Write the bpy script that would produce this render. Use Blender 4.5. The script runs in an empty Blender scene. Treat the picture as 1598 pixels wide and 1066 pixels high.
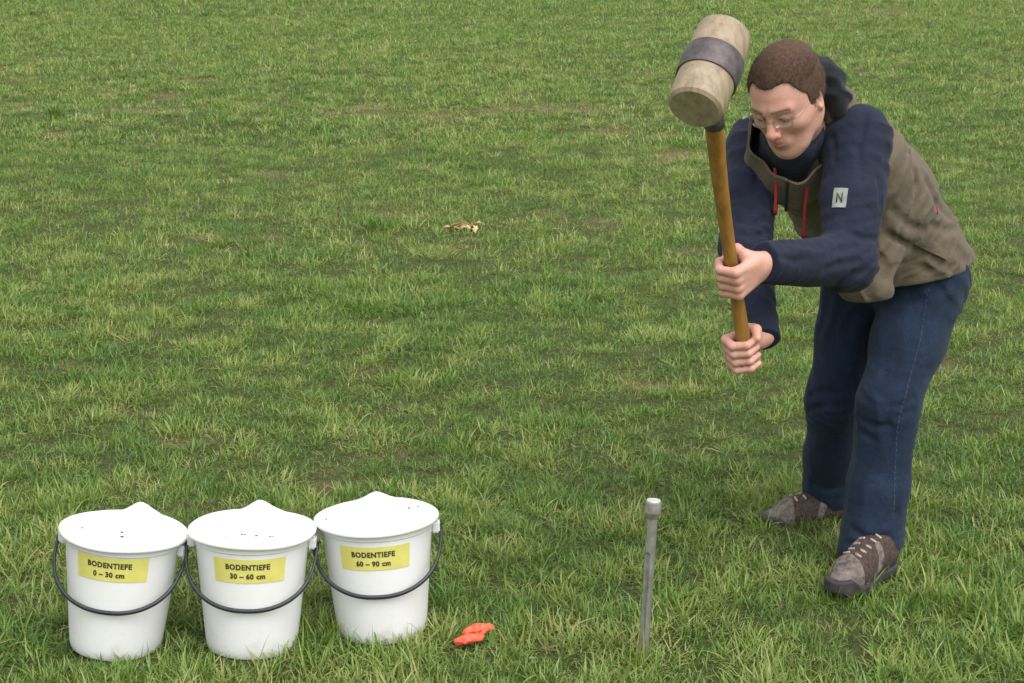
import bpy, bmesh, math, random
import numpy as np
from mathutils import Vector, Matrix

random.seed(4)
rng = np.random.default_rng(11)
scene = bpy.context.scene
COL = scene.collection

# ------------------------------------------------------------------ camera
CAM_H, PITCH, FPX = 1.65, math.radians(13.8), 2750.0
cam_d = bpy.data.cameras.new('camera')
cam = bpy.data.objects.new('camera', cam_d)
COL.objects.link(cam)
cam.location = (0, 0, CAM_H)
cam.rotation_euler = (math.radians(90) - PITCH, 0, 0)
cam_d.sensor_width = 36.0
cam_d.lens = 36.0 * FPX / 1598.0
cam_d.clip_start, cam_d.clip_end = 0.05, 5000
scene.camera = cam

# ------------------------------------------------------------------ world, sun, exposure
SUN_EL, SUN_AZ = math.radians(58), math.radians(150)      # azimuth: from +Y, clockwise
world = bpy.data.worlds.new('World')
scene.world = world
world.use_nodes = True
wn = world.node_tree
wn.nodes.clear()
wo = wn.nodes.new('ShaderNodeOutputWorld')
wb = wn.nodes.new('ShaderNodeBackground')
sky = wn.nodes.new('ShaderNodeTexSky')
sky.sky_type = 'NISHITA'
sky.sun_disc = False
sky.sun_elevation = SUN_EL
sky.sun_rotation = SUN_AZ
sky.air_density, sky.dust_density, sky.ozone_density = 1.0, 4.0, 1.0
hs = wn.nodes.new('ShaderNodeHueSaturation')              # cloud cover: nearly neutral sky light
hs.inputs['Saturation'].default_value = 0.10
wn.links.new(sky.outputs[0], hs.inputs['Color'])
wn.links.new(hs.outputs[0], wb.inputs['Color'])
wb.inputs['Strength'].default_value = 0.15
wn.links.new(wb.outputs[0], wo.inputs['Surface'])

sun_d = bpy.data.lights.new('sun', 'SUN')
sun_d.energy, sun_d.angle, sun_d.color = 0.9, math.radians(80), (1.0, 0.965, 0.92)
sun = bpy.data.objects.new('sun', sun_d)
COL.objects.link(sun)
sd = Vector((math.sin(SUN_AZ) * math.cos(SUN_EL), math.cos(SUN_AZ) * math.cos(SUN_EL), math.sin(SUN_EL)))
sun.rotation_euler = sd.to_track_quat('Z', 'Y').to_euler()
sun.location = sd * 20

vs = scene.view_settings
vs.view_transform = 'Standard'
vs.look = 'None'
vs.gamma = 1.0
vs.exposure = 0.80
scene.render.engine = 'CYCLES'
scene.cycles.max_bounces = 6
scene.cycles.diffuse_bounces = 3
scene.cycles.glossy_bounces = 2
scene.cycles.transmission_bounces = 4

# ------------------------------------------------------------------ helpers
_sp, _cp = math.sin(PITCH), math.cos(PITCH)
def at(u, v, Y):
    """world point at depth Y for a place measured in the photograph"""
    a, b = (u - 799) / FPX, (533 - v) / FPX
    d = np.array([a, _cp + b * _sp, -_sp + b * _cp])
    return np.array([0, 0, CAM_H]) + d * (Y / d[1])
def on_ground(u, v, z=0.0):
    a, b = (u - 799) / FPX, (533 - v) / FPX
    d = np.array([a, _cp + b * _sp, -_sp + b * _cp])
    return np.array([0, 0, CAM_H]) + d * ((z - CAM_H) / d[2])
def nrm(v):
    v = np.asarray(v, float)
    return v / np.linalg.norm(v)
def perp(v, ax):
    return nrm(np.asarray(v, float) - np.dot(v, ax) * np.asarray(ax))

def tag(o, label=None, cat=None, group=None, kind=None):
    if label: o['label'] = label
    if cat: o['category'] = cat
    if group: o['group'] = group
    if kind: o['kind'] = kind
    return o
def empty(name, loc):
    o = bpy.data.objects.new(name, None)
    o.empty_display_size = 0.1
    o.location = loc
    COL.objects.link(o)
    return o
ROOTLOC = {}
def link(name, me, mat, parent=None):
    o = bpy.data.objects.new(name, me)
    if mat is not None:
        me.materials.append(mat)
    COL.objects.link(o)
    if parent is not None:
        o.parent = parent
    return o
def pymesh(name, verts, faces, smooth=True):
    me = bpy.data.meshes.new(name)
    me.from_pydata([tuple(map(float, v)) for v in verts], [], [tuple(map(int, f)) for f in faces])
    if smooth:
        me.polygons.foreach_set('use_smooth', [True] * len(me.polygons))
    me.update()
    return me
def npmesh(name, V, Q):
    """fast quad mesh from numpy arrays"""
    me = bpy.data.meshes.new(name)
    V = np.ascontiguousarray(V, np.float32)
    Q = np.ascontiguousarray(Q, np.int32)
    me.vertices.add(len(V)); me.vertices.foreach_set('co', V.ravel())
    me.loops.add(Q.size); me.loops.foreach_set('vertex_index', Q.ravel())
    me.polygons.add(len(Q))
    me.polygons.foreach_set('loop_start', np.arange(len(Q), dtype=np.int32) * Q.shape[1])
    me.polygons.foreach_set('use_smooth', np.ones(len(Q), bool))
    me.update(calc_edges=True)
    return me
def tube_mesh(name, pts, radii, n=12, closed=False):
    pts = [np.asarray(p, float) for p in pts]
    m = len(pts)
    if np.isscalar(radii): radii = [radii] * m
    V, Fc = [], []
    up = np.array([0.123, 0.31, 0.94])
    for i, p in enumerate(pts):
        t = nrm((pts[(i + 1) % m] - pts[i - 1]) if closed else (pts[min(i + 1, m - 1)] - pts[max(i - 1, 0)]))
        a = perp(up, t); up = a
        b = np.cross(t, a)
        for k in range(n):
            an = 2 * math.pi * k / n
            V.append(p + radii[i] * (math.cos(an) * a + math.sin(an) * b))
    for i in range(m if closed else m - 1):
        j = (i + 1) % m
        for k in range(n):
            Fc.append((i * n + k, i * n + (k + 1) % n, j * n + (k + 1) % n, j * n + k))
    if not closed:
        Fc.append(tuple(range(n - 1, -1, -1)))
        Fc.append(tuple(range((m - 1) * n, m * n)))
    return pymesh(name, V, Fc)
def lathe_mesh(name, prof, n=64):
    """prof: list of (r, z); r == 0 closes"""
    V, Fc, idx = [], [], []
    for r, z in prof:
        if r < 1e-6:
            idx.append([len(V)] * n); V.append((0, 0, z))
        else:
            idx.append(list(range(len(V), len(V) + n)))
            V += [(r * math.cos(2 * math.pi * k / n), r * math.sin(2 * math.pi * k / n), z) for k in range(n)]
    for i in range(len(prof) - 1):
        for k in range(n):
            q = [idx[i][k], idx[i][(k + 1) % n], idx[i + 1][(k + 1) % n], idx[i + 1][k]]
            f = list(dict.fromkeys(q))
            if len(f) > 2: Fc.append(f)
    return pymesh(name, V, Fc)
def autosmooth(me, deg=40):
    bm = bmesh.new(); bm.from_mesh(me)
    bmesh.ops.recalc_face_normals(bm, faces=bm.faces)
    lim = math.radians(deg)
    for e in bm.edges:
        e.smooth = not (len(e.link_faces) == 2 and e.calc_face_angle(0) > lim)
    bm.to_mesh(me); bm.free()
    return me

# ---- value noise in numpy
def _hash(ix, iy, iz, seed):
    h = (ix * 374761393 + iy * 668265263 + iz * 1274126177 + seed * 974634721) & 0xffffffff
    h = ((h ^ (h >> 13)) * 1274126177) & 0xffffffff
    return ((h ^ (h >> 16)) & 0xffff).astype(np.float32) / 65535.0
def vnoise(P, seed=0):
    P = np.asarray(P, np.float32)
    i = np.floor(P).astype(np.int64)
    f = (P - i).astype(np.float32); f = f * f * (3 - 2 * f)
    r = 0
    for dx in (0, 1):
        wx = f[:, 0] if dx else 1 - f[:, 0]
        for dy in (0, 1):
            wy = f[:, 1] if dy else 1 - f[:, 1]
            for dz in (0, 1):
                wz = f[:, 2] if dz else 1 - f[:, 2]
                r = r + wx * wy * wz * _hash(i[:, 0] + dx, i[:, 1] + dy, i[:, 2] + dz, seed)
    return r
def noise2(x, y, s, seed=0):
    return vnoise(np.stack([x * s, y * s, np.zeros_like(x) + seed * 7.3], 1), seed)
def fbm2(x, y, s, seed=0, oct=4):
    r, a, t = 0, 1.0, 0
    for k in range(oct):
        r = r + a * noise2(x, y, s * 2 ** k, seed + k); t += a; a *= 0.5
    return r / t

# ---- signed distance modelling and sparse surface nets
def smin(a, b, k):
    h = np.clip(0.5 + 0.5 * (b - a) / k, 0, 1)
    return b + (a - b) * h - k * h * (1 - h)
def smax(a, b, k): return -smin(-a, -b, k)
def V3(*a): return np.array(a, np.float32)
def sph(P, c, r): return np.linalg.norm(P - np.asarray(c, np.float32), axis=1) - r
def cap(P, a, b, ra, rb=None):
    if rb is None: rb = ra
    a = np.asarray(a, np.float32); b = np.asarray(b, np.float32)
    ba = b - a; pa = P - a
    t = np.clip(pa @ ba / float(ba @ ba), 0, 1)
    q = pa - t[:, None] * ba
    return np.sqrt(np.einsum('ij,ij->i', q, q)) - (ra + (rb - ra) * t)
def ell(P, c, r, M=None):
    q = P - np.asarray(c, np.float32)
    if M is not None: q = q @ np.asarray(M, np.float32).T
    r = np.asarray(r, np.float32)
    k = np.linalg.norm(q / r, axis=1)
    k2 = np.linalg.norm(q / (r * r), axis=1) + 1e-9
    return k * (k - 1) / k2
def ecap(P, a, b, L, B, wa, da, wb, db):
    """tapered tube with elliptical section, half width w along L, half depth d along B"""
    a = np.asarray(a, np.float32); b = np.asarray(b, np.float32)
    ba = b - a; pa = P - a
    t = np.clip(pa @ ba / float(ba @ ba), 0, 1)
    q = pa - t[:, None] * ba
    w = wa + (wb - wa) * t; d = da + (db - da) * t
    L = np.asarray(L, np.float32); B = np.asarray(B, np.float32)
    ql, qb = q @ L, q @ B
    qs = np.sqrt(np.maximum(np.einsum('ij,ij->i', q, q) - ql * ql - qb * qb, 0))
    k = np.sqrt((ql / w) ** 2 + (qb / d) ** 2 + (qs / d) ** 2) + 1e-9
    k2 = np.sqrt((ql / w ** 2) ** 2 + (qb / d ** 2) ** 2 + (qs / d ** 2) ** 2) + 1e-9
    return k * (k - 1) / k2
def chain(P, pts, rad, k=0.02):
    d = None
    for i in range(len(pts) - 1):
        c = cap(P, pts[i], pts[i + 1], rad[i], rad[i + 1])
        d = c if d is None else smin(d, c, k)
    return d
def region(P, c, r, f):
    """evaluate f only near c; elsewhere a safe lower bound"""
    q = np.linalg.norm(P - np.asarray(c, np.float32), axis=1)
    d = (q - r + 0.05).astype(np.float32)
    m = q < r
    if m.any(): d[m] = f(P[m])
    return d

def surface_nets(f, lo, hi, h, B=12):
    lo = np.asarray(lo, float); hi = np.asarray(hi, float)
    nb = np.ceil((hi - lo) / (h * B)).astype(int)
    g = np.stack(np.meshgrid(*[np.arange(n) for n in nb], indexing='ij'), -1).reshape(-1, 3)
    cen = (lo + (g + 0.5) * B * h).astype(np.float32)
    dc = f(cen)
    act = g[np.abs(dc) < B * h * 0.87 * 1.35 + 0.012]
    NY, NZ = nb[1] * B + 4, nb[2] * B + 4
    n1 = B + 1
    loc = np.stack(np.meshgrid(*[np.arange(n1)] * 3, indexing='ij'), -1).reshape(-1, 3)
    ids, verts, quads = [], [], []
    gid = lambda c: (c[:, 0] + 1) * NY * NZ + (c[:, 1] + 1) * NZ + (c[:, 2] + 1)
    corners = [(a, b, c) for a in (0, 1) for b in (0, 1) for c in (0, 1)]
    for s in range(0, len(act), 160):
        blk = act[s:s + 160]
        pt = blk[:, None, :] * B + loc[None]
        P = (lo + pt.reshape(-1, 3) * h).astype(np.float32)
        val = f(P).reshape(len(blk), n1, n1, n1)
        ins = val < 0
        cnt = sum(ins[:, a:a + B, b:b + B, c:c + B].astype(np.int8) for a, b, c in corners)
        bi, ci, cj, ck = np.nonzero((cnt > 0) & (cnt < 8))
        if len(bi) == 0: continue
        cv = {k: val[bi, ci + k[0], cj + k[1], ck + k[2]] for k in corners}
        acc = np.zeros((len(bi), 3)); num = np.zeros(len(bi))
        for k in corners:
            for ax in range(3):
                if k[ax]: continue
                k2 = list(k); k2[ax] = 1
                va, vb = cv[k], cv[tuple(k2)]
                m = (va < 0) != (vb < 0)
                t = np.where(m, va / np.where(m, va - vb, 1), 0)
                off = np.zeros((len(bi), 3)); off[:] = k; off[:, ax] += t
                acc += off * m[:, None]; num += m
        base = blk[bi] * B + np.stack([ci, cj, ck], 1)
        verts.append(lo + (base + acc / num[:, None]) * h)
        ids.append(gid(base))
        for ax in range(3):
            sl0 = [slice(None)] + [slice(0, B)] * 3
            sl1 = list(sl0); sl1[ax + 1] = slice(1, B + 1)
            A, C = ins[tuple(sl0)], ins[tuple(sl1)]
            e = np.nonzero(A != C)
            if len(e[0]) == 0: continue
            p = blk[e[0]] * B + np.stack(e[1:], 1)
            o1, o2 = [(1, 2), (2, 0), (0, 1)][ax]
            def sh(a, b):
                q = p.copy(); q[:, o1] -= a; q[:, o2] -= b
                return gid(q)
            q = np.stack([sh(1, 1), sh(0, 1), sh(0, 0), sh(1, 0)], 1)
            flip = ~A[e]
            q[flip] = q[flip][:, ::-1]
            quads.append(q)
    ids = np.concatenate(ids); verts = np.concatenate(verts); quads = np.concatenate(quads)
    o = np.argsort(ids); sid = ids[o]
    pos = np.clip(np.searchsorted(sid, quads), 0, len(sid) - 1)
    ok = (sid[pos] == quads).all(1)
    return verts, o[pos[ok]]
def sdf_mesh(name, f, lo, hi, h, smooth=0):
    V, Q = surface_nets(f, lo, hi, h)
    return npmesh(name, V, Q), V
def set_colors(me, C, name='tone'):
    at_ = me.color_attributes.new(name, 'FLOAT_COLOR', 'POINT')
    a = np.ones((len(me.vertices), 4), np.float32); a[:, :3] = C
    at_.data.foreach_set('color', a.ravel())
def grad(f, p, e=0.002):
    p = np.asarray(p, np.float32)
    Q = np.stack([p + V3(e, 0, 0), p - V3(e, 0, 0), p + V3(0, e, 0), p - V3(0, e, 0), p + V3(0, 0, e), p - V3(0, 0, e)])
    d = f(Q)
    return nrm([d[0] - d[1], d[2] - d[3], d[4] - d[5]])
def hit(f, o, d, tmax=0.8):
    """first surface point from o along d"""
    t = np.linspace(0, tmax, 900)
    P = (np.asarray(o) + t[:, None] * np.asarray(d)).astype(np.float32)
    v = f(P)
    i = np.argmax(v < 0)
    return None if v[i] >= 0 else P[i].astype(float)
def hit_from(f, u, v, Y, back=0.5):
    p = at(u, v, Y); d = nrm(p - np.array([0, 0, CAM_H]))
    return hit(f, p - d * back, d, back * 2)
def decal(name, f, c, ux, uy, n, w, h, nx, ny, lift=0.0015, thick=0.0015, fn=None):
    """a thin closed patch that follows surface f: centre c, axes ux, uy, normal n"""
    V, Fc = [], []
    S, T = np.meshgrid(np.linspace(-.5, .5, nx), np.linspace(-.5, .5, ny), indexing='ij')
    pts = []
    for s, t in zip(S.ravel(), T.ravel()):
        s2, t2 = fn(s, t) if fn else (s, t)
        p = c + ux * s2 * w + uy * t2 * h
        q = hit(f, p + n * 0.06, -n, 0.14)
        pts.append(p if q is None else q)
    pts = np.array(pts)
    top, bot = pts + n * (lift + thick), pts - n * 0.003
    V = np.concatenate([top, bot]); m = nx * ny
    I = lambda i, j: i * ny + j
    for i in range(nx - 1):
        for j in range(ny - 1):
            q = (I(i, j), I(i + 1, j), I(i + 1, j + 1), I(i, j + 1))
            Fc.append(q); Fc.append(tuple(m + k for k in q[::-1]))
    ring = [I(i, 0) for i in range(nx)] + [I(nx - 1, j) for j in range(1, ny)] + [I(i, ny - 1) for i in range(nx - 2, -1, -1)] + [I(0, j) for j in range(ny - 2, 0, -1)]
    for a, b in zip(ring, ring[1:] + ring[:1]):
        Fc.append((b, a, m + a, m + b))
    me = pymesh(name, V, Fc)
    return autosmooth(me, 50)

# ------------------------------------------------------------------ materials
def new_mat(name):
    m = bpy.data.materials.new(name); m.use_nodes = True
    nt = m.node_tree
    return m, nt, nt.nodes['Principled BSDF']
def N(nt, t, **kw):
    n = nt.nodes.new(t)
    for k, v in kw.items(): setattr(n, k, v)
    return n
def noise_node(nt, scale, detail=4, rough=0.6, vec=None):
    n = N(nt, 'ShaderNodeTexNoise'); n.inputs['Scale'].default_value = scale
    n.inputs['Detail'].default_value = detail; n.inputs['Roughness'].default_value = rough
    if vec: nt.links.new(vec, n.inputs['Vector'])
    return n
def ramp(nt, src, stops):
    r = N(nt, 'ShaderNodeValToRGB')
    el = r.color_ramp.elements
    while len(el) < len(stops): el.new(0.5)
    for e, (p, c) in zip(el, stops): e.position = p; e.color = (*c, 1)
    nt.links.new(src, r.inputs[0])
    return r
def bump(nt, bsdf, src, strength, dist):
    b = N(nt, 'ShaderNodeBump'); b.inputs['Strength'].default_value = strength; b.inputs['Distance'].default_value = dist
    nt.links.new(src, b.inputs['Height']); nt.links.new(b.outputs[0], bsdf.inputs['Normal'])
    return b
def plain(name, c1, c2, scale, rough=0.6, bstr=0.3, bdist=0.002, metal=0.0, spec=0.5, bscale=None):
    m, nt, bs = new_mat(name)
    tc = N(nt, 'ShaderNodeTexCoord')
    n = noise_node(nt, scale, 5, 0.65, tc.outputs['Object'])
    r = ramp(nt, n.outputs[0], [(0.32, c1), (0.68, c2)])
    nt.links.new(r.outputs[0], bs.inputs['Base Color'])
    bs.inputs['Roughness'].default_value = rough
    bs.inputs['Metallic'].default_value = metal
    bs.inputs['Specular IOR Level'].default_value = spec
    n2 = noise_node(nt, bscale or scale * 4, 4, 0.6, tc.outputs['Object'])
    bump(nt, bs, n2.outputs[0], bstr, bdist)
    return m
def cloth(name, c1, c2, weave=900, rough=0.85, fold=0.004, sheen=0.08):
    m, nt, bs = new_mat(name)
    tc = N(nt, 'ShaderNodeTexCoord')
    n = noise_node(nt, 9, 6, 0.65, tc.outputs['Object'])
    r = ramp(nt, n.outputs[0], [(0.3, c1), (0.7, c2)])
    nt.links.new(r.outputs[0], bs.inputs['Base Color'])
    bs.inputs['Roughness'].default_value = rough
    bs.inputs['Specular IOR Level'].default_value = 0.25
    bs.inputs['Sheen Weight'].default_value = sheen
    bs.inputs['Sheen Roughness'].default_value = 0.5
    n2 = noise_node(nt, 34, 5, 0.6, tc.outputs['Object']); n2.inputs['Distortion'].default_value = 0.8
    n3 = noise_node(nt, weave, 1, 0.5, tc.outputs['Object'])
    mx = N(nt, 'ShaderNodeMath', operation='MULTIPLY_ADD')
    nt.links.new(n3.outputs[0], mx.inputs[0]); mx.inputs[1].default_value = 0.12
    nt.links.new(n2.outputs[0], mx.inputs[2])
    bump(nt, bs, mx.outputs[0], 0.7, fold * 1.8)
    return m

# ================================================================== FIELD
BARE = []      # (x, y, rx, ry, strength) bare soil patches
for u, v, w, hgt, s in [(1388, 18, 46, 6, 1.0), (285, 690, 55, 12, .9), (525, 757, 34, 14, .95), (412, 370, 22, 7, .9), (615, 333, 38, 9, .85),
                        (110, 573, 26, 8, .8), (560, 168, 40, 7, .9), (690, 183, 50, 8, .9), (960, 205, 55, 8, .9), (1030, 212, 40, 7, .95),
                        (180, 143, 40, 6, .8), (265, 150, 30, 7, .9), (420, 160, 60, 6, .8), (30, 125, 40, 6, .8), (90, 210, 35, 6, .8),
                        (1300, 985, 55, 16, .5), (1495, 915, 40, 18, .8), (610, 705, 50, 12, .7), (860, 330, 24, 7, .6), (1010, 300, 30, 8, .5),
                        (30, 945, 44, 20, .7), (1440, 985, 40, 16, .4), (1080, 395, 50, 8, .5), (760, 1035, 30, 14, .4), (700, 560, 44, 10, .5),
                        (1495, 265, 22, 6, .9), (1215, 985, 30, 10, .5), (1080, 900, 30, 14, .35), (190, 640, 60, 10, .6), (330, 210, 60, 6, .6)]:
    c = on_ground(u, v)
    dep = c[1] * 1.02
    rx = w / FPX * dep * 1.03
    ry = abs(on_ground(u, v - hgt)[1] - on_ground(u, v + hgt)[1]) / 2
    BARE.append((c[0], c[1], rx, ry, s))
def bare_mask(x, y):
    m = np.zeros_like(x)
    wob = fbm2(x, y, 7, 31, 3)
    for bx, by, rx, ry, s in BARE:
        q = ((x - bx) / rx) ** 2 + ((y - by) / ry) ** 2
        m = np.maximum(m, 0.7 * s * np.clip(1.25 - q * (0.5 + 1.6 * wob), 0, 1))
    # worn wheel track that crosses the field
    ty = 14.9 - 0.075 * x + 0.35 * np.sin(x * 0.7)
    m = np.maximum(m, np.clip(1 - np.abs(y - ty) / 0.42, 0, 1) * np.clip((fbm2(x, y, 1.6, 77, 3) - 0.42) * 6, 0, 0.9))
    n = fbm2(x, y, 1.9, 5, 4)
    return np.clip(np.maximum(m, np.clip((n - 0.68) * 8, 0, 0.7)), 0, 1)
def height(x, y):
    h = (fbm2(x, y, 0.9, 3, 3) - 0.5) * 0.055 + (fbm2(x, y, 5.0, 9, 3) - 0.5) * 0.03
    near = np.exp(-(((x - 0.1) / 1.5) ** 2 + ((y - 4.0) / 0.9) ** 2))
    return h * (1 - 0.8 * near) + 0.035 * np.clip(1 - np.hypot((x - BARE[0][0]) / 0.7, (y - BARE[0][1]) / 0.6), 0, 1)

xs = np.concatenate([-np.geomspace(600, 9.3, 26), np.arange(-9, 9.01, 0.09), np.geomspace(9.3, 600, 26)])
ys = np.concatenate([[-300, -120, -40, -12, -3, 0, 1.2], np.arange(2.0, 9, 0.045), np.arange(9, 34, 0.16), np.geomspace(34.5, 900, 40)])
X, Y = np.meshgrid(xs, ys, indexing='ij')
Z = height(X.ravel(), Y.ravel())
V = np.stack([X.ravel(), Y.ravel(), Z], 1)
nx_, ny_ = X.shape
I = np.arange(nx_ * ny_).reshape(nx_, ny_)
Q = np.stack([I[:-1, :-1].ravel(), I[1:, :-1].ravel(), I[1:, 1:].ravel(), I[:-1, 1:].ravel()], 1)
gm = npmesh('field', V, Q)
bare_v = bare_mask(V[:, 0], V[:, 1])
set_colors(gm, np.stack([bare_v] * 3, 1), 'bare')
_out = np.clip((np.abs(V[:, 0]) - 0.52 * np.maximum(V[:, 1], 0) - 0.9) / 1.2, 0, 1)
_out = np.maximum(np.maximum(_out, np.clip((V[:, 1] - 38) / 16, 0, 1)), np.clip((2.6 - V[:, 1]) / .5, 0, 1))
set_colors(gm, np.stack([_out] * 3, 1), 'outer')

m_soil, nt, bs = new_mat('soil_and_turf')
tc = N(nt, 'ShaderNodeTexCoord')
n1 = noise_node(nt, 38, 8, 0.7, tc.outputs['Object'])
soil = ramp(nt, n1.outputs[0], [(0.3, (0.05, 0.033, 0.02)), (0.5, (0.16, 0.105, 0.062)), (0.75, (0.34, 0.24, 0.14))])
n2 = noise_node(nt, 60, 8, 0.8, tc.outputs['Object'])
turf = ramp(nt, n2.outputs[0], [(0.35, (0.022, 0.034, 0.009)), (0.5, (0.055, 0.070, 0.020)), (0.68, (0.16, 0.14, 0.06))])
ba = N(nt, 'ShaderNodeAttribute', attribute_name='bare')
mixc = N(nt, 'ShaderNodeMix', data_type='RGBA')
nt.links.new(ba.outputs['Fac'], mixc.inputs[0]); nt.links.new(turf.outputs[0], mixc.inputs[6]); nt.links.new(soil.outputs[0], mixc.inputs[7])
# far out the sward is too fine to tell blades apart: plain turf colour takes over
n3 = noise_node(nt, 5.0, 10, 0.8, tc.outputs['Object'])
farg = ramp(nt, n3.outputs[0], [(0.32, (0.04, 0.075, 0.014)), (0.5, (0.085, 0.135, 0.026)), (0.68, (0.15, 0.19, 0.045))])
mr = N(nt, 'ShaderNodeAttribute', attribute_name='outer')
mix2 = N(nt, 'ShaderNodeMix', data_type='RGBA')
nt.links.new(mr.outputs['Fac'], mix2.inputs[0]); nt.links.new(mixc.outputs[2], mix2.inputs[6]); nt.links.new(farg.outputs[0], mix2.inputs[7])
nt.links.new(mix2.outputs[2], bs.inputs['Base Color'])
bs.inputs['Roughness'].default_value = 0.95
bs.inputs['Specular IOR Level'].default_value = 0.15
bump(nt, bs, n1.outputs[0], 0.9, 0.02)
field = tag(link('field', gm, m_soil), 'flat winter field of short green grass with bare brown soil showing through', 'field', kind='structure')

# ------------------------------------------------------------------ grass
def grass_material():
    m, nt, bs = new_mat('grass_blade')
    ti = N(nt, 'ShaderNodeAttribute', attribute_name='tint', attribute_type='INSTANCER')
    bl = N(nt, 'ShaderNodeAttribute', attribute_name='blade')
    sp = N(nt, 'ShaderNodeSeparateColor'); nt.links.new(bl.outputs['Color'], sp.inputs[0])
    ad = N(nt, 'ShaderNodeMath', operation='MULTIPLY_ADD')            # clump tone plus the blade's own tone
    nt.links.new(sp.outputs[0], ad.inputs[0]); ad.inputs[1].default_value = 0.50
    nt.links.new(ti.outputs['Fac'], ad.inputs[2])
    g = ramp(nt, ad.outputs[0], [(0.0, (0.026, 0.098, 0.014)), (0.28, (0.086, 0.205, 0.029)), (0.52, (0.164, 0.286, 0.044)), (0.80, (0.255, 0.335, 0.070)), (1.0, (0.40, 0.40, 0.15))])
    mx = N(nt, 'ShaderNodeMix', data_type='RGBA')                    # dead straw-coloured blades
    nt.links.new(sp.outputs[2], mx.inputs[0]); nt.links.new(g.outputs[0], mx.inputs[6]); mx.inputs[7].default_value = (0.42, 0.33, 0.18, 1)
    nt.links.new(mx.outputs[2], bs.inputs['Base Color'])
    bs.inputs['Roughness'].default_value = 0.42
    bs.inputs['Specular IOR Level'].default_value = 0.45
    tr = N(nt, 'ShaderNodeBsdfTranslucent'); nt.links.new(mx.outputs[2], tr.inputs['Color'])
    ms = N(nt, 'ShaderNodeMixShader'); ms.inputs[0].default_value = 0.36
    nt.links.new(bs.outputs[0], ms.inputs[1]); nt.links.new(tr.outputs[0], ms.inputs[2])
    nt.links.new(ms.outputs[0], nt.nodes['Material Output'].inputs['Surface'])
    return m
M_GRASS = grass_material()
def blade(V, Fc, C, base, az, length, width, lean, curl, tone, dead, seg=4, twist=0.0):
    i0 = len(V)
    d = np.array([math.cos(az), math.sin(az), 0]); s = np.array([-math.sin(az), math.cos(az), 0])
    p = np.array(base, float); ang = lean
    for k in range(seg + 1):
        t = k / seg
        w = width * (1 - t ** 2.2) * (0.75 + 0.5 * t * (1 - t)) if k < seg else 0.0
        ss = s * math.cos(twist * t) + np.array([0, 0, 1]) * math.sin(twist * t)
        if k < seg:
            V += [p - ss * w / 2, p + ss * w / 2]; C += [(tone, t, dead)] * 2
        else:
            V.append(p.copy()); C.append((tone, t, dead))
        p = p + (d * math.sin(ang) + np.array([0, 0, 1]) * math.cos(ang)) * length / seg
        ang += curl / seg
    for k in range(seg - 1):
        a = i0 + 2 * k
        Fc.append((a, a + 1, a + 3, a + 2))
    a = i0 + 2 * (seg - 1)
    Fc.append((a, a + 1, a + 2))
def clump_mesh(name, n, spread, lmin, lmax, wmin, wmax, seg=4, deadp=0.02, leanmax=1.35):
    V, Fc, C = [], [], []
    for _ in range(n):
        r = spread * math.sqrt(random.random()); a = random.random() * 6.283
        az = a + random.gauss(0, 0.9)
        blade(V, Fc, C, (r * math.cos(a), r * math.sin(a), -0.01), az, random.uniform(lmin, lmax), random.uniform(wmin, wmax),
              random.uniform(0.15, leanmax), random.uniform(0.2, 1.4), random.random(), 1.0 if random.random() < deadp else random.random() * 0.12, seg, random.uniform(-0.9, 0.9))
    me = pymesh(name, V, Fc)
    set_colors(me, np.array(C, np.float32), 'blade')
    me.materials.append(M_GRASS)
    return me
def clump_set(cname, specs):
    c = bpy.data.collections.new(cname)
    for i, sp in enumerate(specs):
        o = bpy.data.objects.new('clump_%02d' % i, clump_mesh('clump', *sp))
        c.objects.link(o)
    return c
near_set = clump_set('near_clumps', [(17, 0.045, 0.022, 0.052, 0.0024, 0.0042)] * 5 + [(11, 0.02, 0.04, 0.076, 0.0026, 0.0046)] * 2 + [(12, 0.04, 0.02, 0.045, 0.0024, 0.0042, 4, 0.4)])
far_set = clump_set('far_clumps', [(18, 0.06, 0.025, 0.055, 0.0045, 0.0075, 3)] * 4 + [(15, 0.045, 0.04, 0.08, 0.005, 0.008, 3)] * 2 + [(16, 0.06, 0.03, 0.06, 0.004, 0.007, 3, 0.5)])

KEEP_OUT = []  # (x, y, r): nothing grows through what stands there
BUCKET_POS = [at(181, 1017, 3.80), at(394, 1020, 3.80), at(597, 996, 3.885)]
BUCKET_XY = [(p[0], p[1]) for p in BUCKET_POS]
for x, y in BUCKET_XY: KEEP_OUT.append((x, y, 0.112))

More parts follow.
